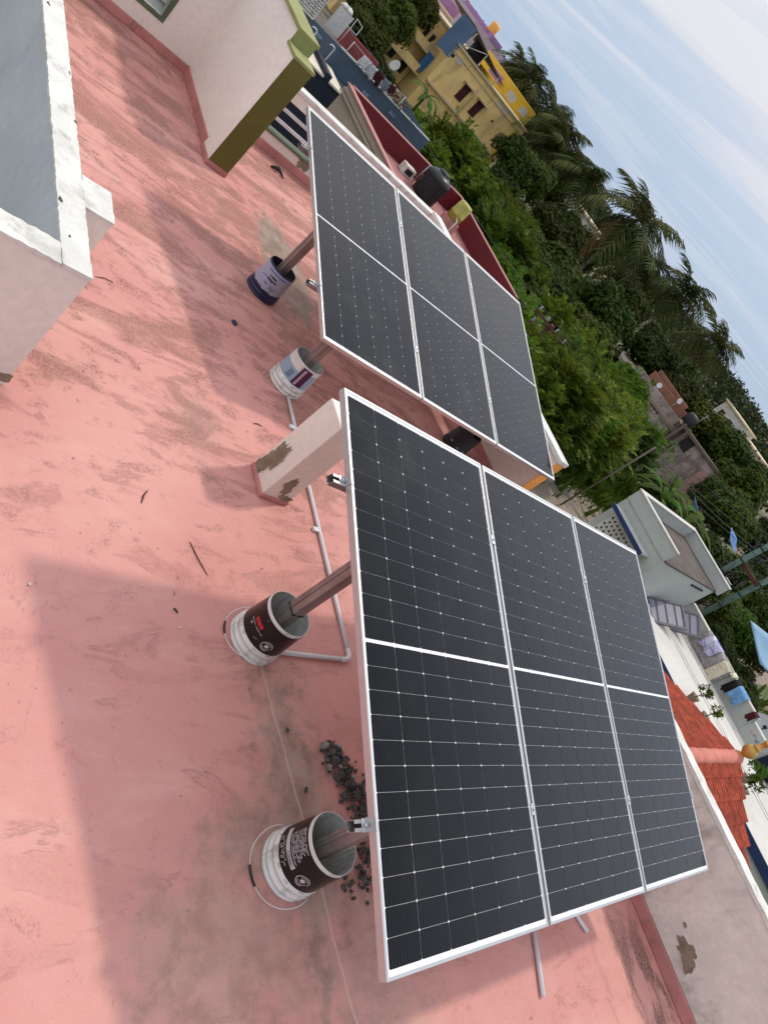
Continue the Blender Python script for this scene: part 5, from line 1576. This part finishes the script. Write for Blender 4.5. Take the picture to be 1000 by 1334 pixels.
for i, (x, y, zt) in enumerate(((-7.9, 25.6, 2.1), (-7.1, 26.2, 2.0))):
    gp = empty('utility_pole', ('left' if i == 0 else 'right') + ' one of the two green poles of the wire tangle', 'pole', (x, y, -4), group='pair of green poles')
    m = MB(); m.tube([(0, 0, 0), (0, 0, zt + 4)], [.11, .085], 12); m.build('pole', M_gpole, gp)
    for z in (2.2, 2.9, 3.6, 4.3, 5.0): 
        m = MB(); m.lathe([(.09, 0), (.112, .01), (.112, .05), (.09, .06)], 12, (0, 0, z)); m.build('strap', M_dark, gp)
tg = empty('wire_tangle', 'tangle of wires and brackets strung between the green poles', 'cables', (-7.5, 25.9, -1))
rnd = random.Random(31)
m = MB()
for k in range(46):
    p = Vector((rnd.uniform(-.6, .6), rnd.uniform(-.5, .5), rnd.uniform(-.9, 2.0)))
    q = p + Vector((rnd.uniform(-.8, .8), rnd.uniform(-.5, .5), rnd.uniform(-.6, .6)))
    mid = p.lerp(q, .5) + Vector((rnd.uniform(-.2, .2), rnd.uniform(-.2, .2), -rnd.uniform(.1, .45)))
    m.tube([p, p.lerp(mid, .6), mid, q.lerp(mid, .6), q], .011, 4)
o = m.build('cables', M_wire, tg); o['kind'] = 'stuff'
m = MB(); m.box(-.5, .5, -.04, .04, .5, .62); m.build('bracket', M_rust, tg)
m = MB(); m.box(-.2, .1, -.2, .0, -.5, -.1); m.build('junction_box', M_galv, tg)
sp = tag(MB().tube([(-11.4, 22.1, -4), (-11.45, 22.2, -1.7), (-11.6, 22.65, -.45)][::2], .035, 8).build('steel_pole', M_conc), 'plain grey steel pole leaning among the acacias', 'pole')
def wire(a, b_, sag, r=.010, lab='overhead wire', n=18):
    a, b_ = Vector(a), Vector(b_)
    pts_ = [a.lerp(b_, i / n) - Vector((0, 0, sag * 4 * (i / n) * (1 - i / n))) for i in range(n + 1)]
    tag(MB().tube(pts_, r, 5, False).build('overhead_wire', M_wire), lab, 'wire', 'overhead wires')
P1 = Vector((-15.9, 19.7, -4))
for k, (dz, x) in enumerate(((3.2, -.5), (3.2, .5), (2.8, -.45), (2.8, .45))):
    wire(P1 + Vector((x, 0, dz)), (-7.9 + .1 * k, 25.6, 1.2 - k * .35), .35, lab='overhead wire from the red cross arms to the green poles, %s strand' % ('top', 'second', 'third', 'lowest')[k])
for k, (dz, x) in enumerate(((3.2, -.5), (2.8, -.4))):
    wire(P1 + Vector((x, 0, dz)), (-27.4, 14.0, -.6 - k * .4), .25, lab='overhead wire from the red cross arms past the maroon parapet, %s' % ('upper', 'lower')[k])
wire((-11.6, 22.6, -.5), (-9.0, 34, 0), .3, lab='overhead wire from the plain steel pole to the far right')
wire((-7.9, 25.6, 1.6), (-14, 46, 1.8), .5, lab='overhead wire from the left green pole to the dark trees')
wire((-7.1, 26.2, 1.4), (-8.0, 48, 1.4), .5, lab='overhead wire from the right green pole to the dark trees')

# ------------------------------------------------------------------ tarpaulins and sheds on the waste ground
M_tarp = painted('pale_blue_tarp', (.19, .33, .46), .55, .06, 1.2, None, bump=.004, bscale=6)
M_tarp2 = painted('strong_blue_tarp', (.13, .26, .50), .5, .08, 1.2, None, bump=.004, bscale=6)
def tarp(pts4, lab, mat):
    a, b_, c, d = (Vector(p) for p in pts4); n = 8; vs = []
    for i in range(n + 1):
        for j in range(n + 1):
            u, v = i / n, j / n
            p = a.lerp(b_, u).lerp(d.lerp(c, u), v)
            vs.append(p - Vector((0, 0, .16 * math.sin(math.pi * u) * math.sin(math.pi * v))))
    fs = [(i * (n + 1) + j, (i + 1) * (n + 1) + j, (i + 1) * (n + 1) + j + 1, i * (n + 1) + j + 1) for i in range(n) for j in range(n)]
    m = MB(); m.smooth = True; m.add(vs, fs); o = m.build('tarpaulin', mat, fix=False); md = o.modifiers.new('t', 'SOLIDIFY'); md.thickness = .012
    tag(o, lab, 'tarpaulin', 'blue tarpaulins on the waste ground')
tarp(((-5.65, 23.9, -.87), (-4.5, 24.4, -1.35), (-3.2, 26.0, -1.1), (-4.6, 26.5, -.6)), 'large pale blue tarpaulin at the right edge', M_tarp)
tarp(((-11.75, 33.2, -.92), (-11.25, 33.2, -1.25), (-10.85, 33.8, -1.45), (-11.35, 33.8, -1.05)), 'small bright blue tarpaulin behind the green poles', M_tarp2)
tarp(((-12.5, 30.0, -1.15), (-11.8, 30.0, -1.35), (-11.7, 30.8, -1.75), (-12.3, 30.8, -1.6)), 'small bright blue tarpaulin left of the banana leaves', M_tarp2)
for i, (x, y, w_, d_, z, lab) in enumerate(((-5.7, 26.2, 2.6, 1.2, -3.0, 'brown shed roof behind the terrace washing'), (-3.6, 23.9, 1.8, 1.0, -3.1, 'brown shed roof at right behind the black trousers'), (-9.0, 27.6, 2.2, .5, -3.6, 'pile of grey timber by the lane'))):
    r = empty('shed', lab, 'shed', (x, y, -4)); m = MB(); m.poly([(0, 0, z + 4), (w_, 0, z + 3.9), (w_, d_, z + 4.15), (0, d_, z + 4.3)], (0, 0, .05)); m.build('roof', M_conc if i < 2 else M_wash, r)
    for px, py in ((.1, .1), (w_ - .1, .1), (.1, d_ - .1), (w_ - .1, d_ - .1)):
        m = MB(); m.tube([(px, py, 0), (px, py, z + 3.95)], .04, 6); m.build('post', M_conc, r)
    if i == 2:
        for k in range(6):
            m = MB(); m.obox((1.1, .1 + .06 * k, .55 + .03 * (k % 3)), (2.4, .08, .06), Euler((0, R(-4 + 2 * k), R(6 * k - 15))).to_matrix()); m.build('plank', M_wash if k % 2 else M_conc, r)
pd = empty('parked_dish', 'pale grey round dish with dark marks behind the terrace parapet', 'dish', (-2.45, 21.2, -4))
m = MB(); m.lathe([(0, 0), (.2, .015), (.33, .05), (.42, .11), (.43, .12), (.33, .065), (.2, .03), (0, .015)], 28); o = m.build('dish', painted('grey_dish', (.36, .37, .36), .5, .05, 3, None, bump=0), pd); o.location = (0, 0, 2.35); o.rotation_euler = (R(50), 0, R(-10))
m = MB(); m.tube([(0, 0, 0), (0, .05, 2.35)], .03, 6); m.build('mast', M_galv, pd)
m = MB(); m.tube([(0, -.05, 2.4), (.02, -.32, 2.55)], .016, 5); m.obox((.02, -.33, 2.56), (.09, .1, .08)); m.build('receiver', M_dark, pd)
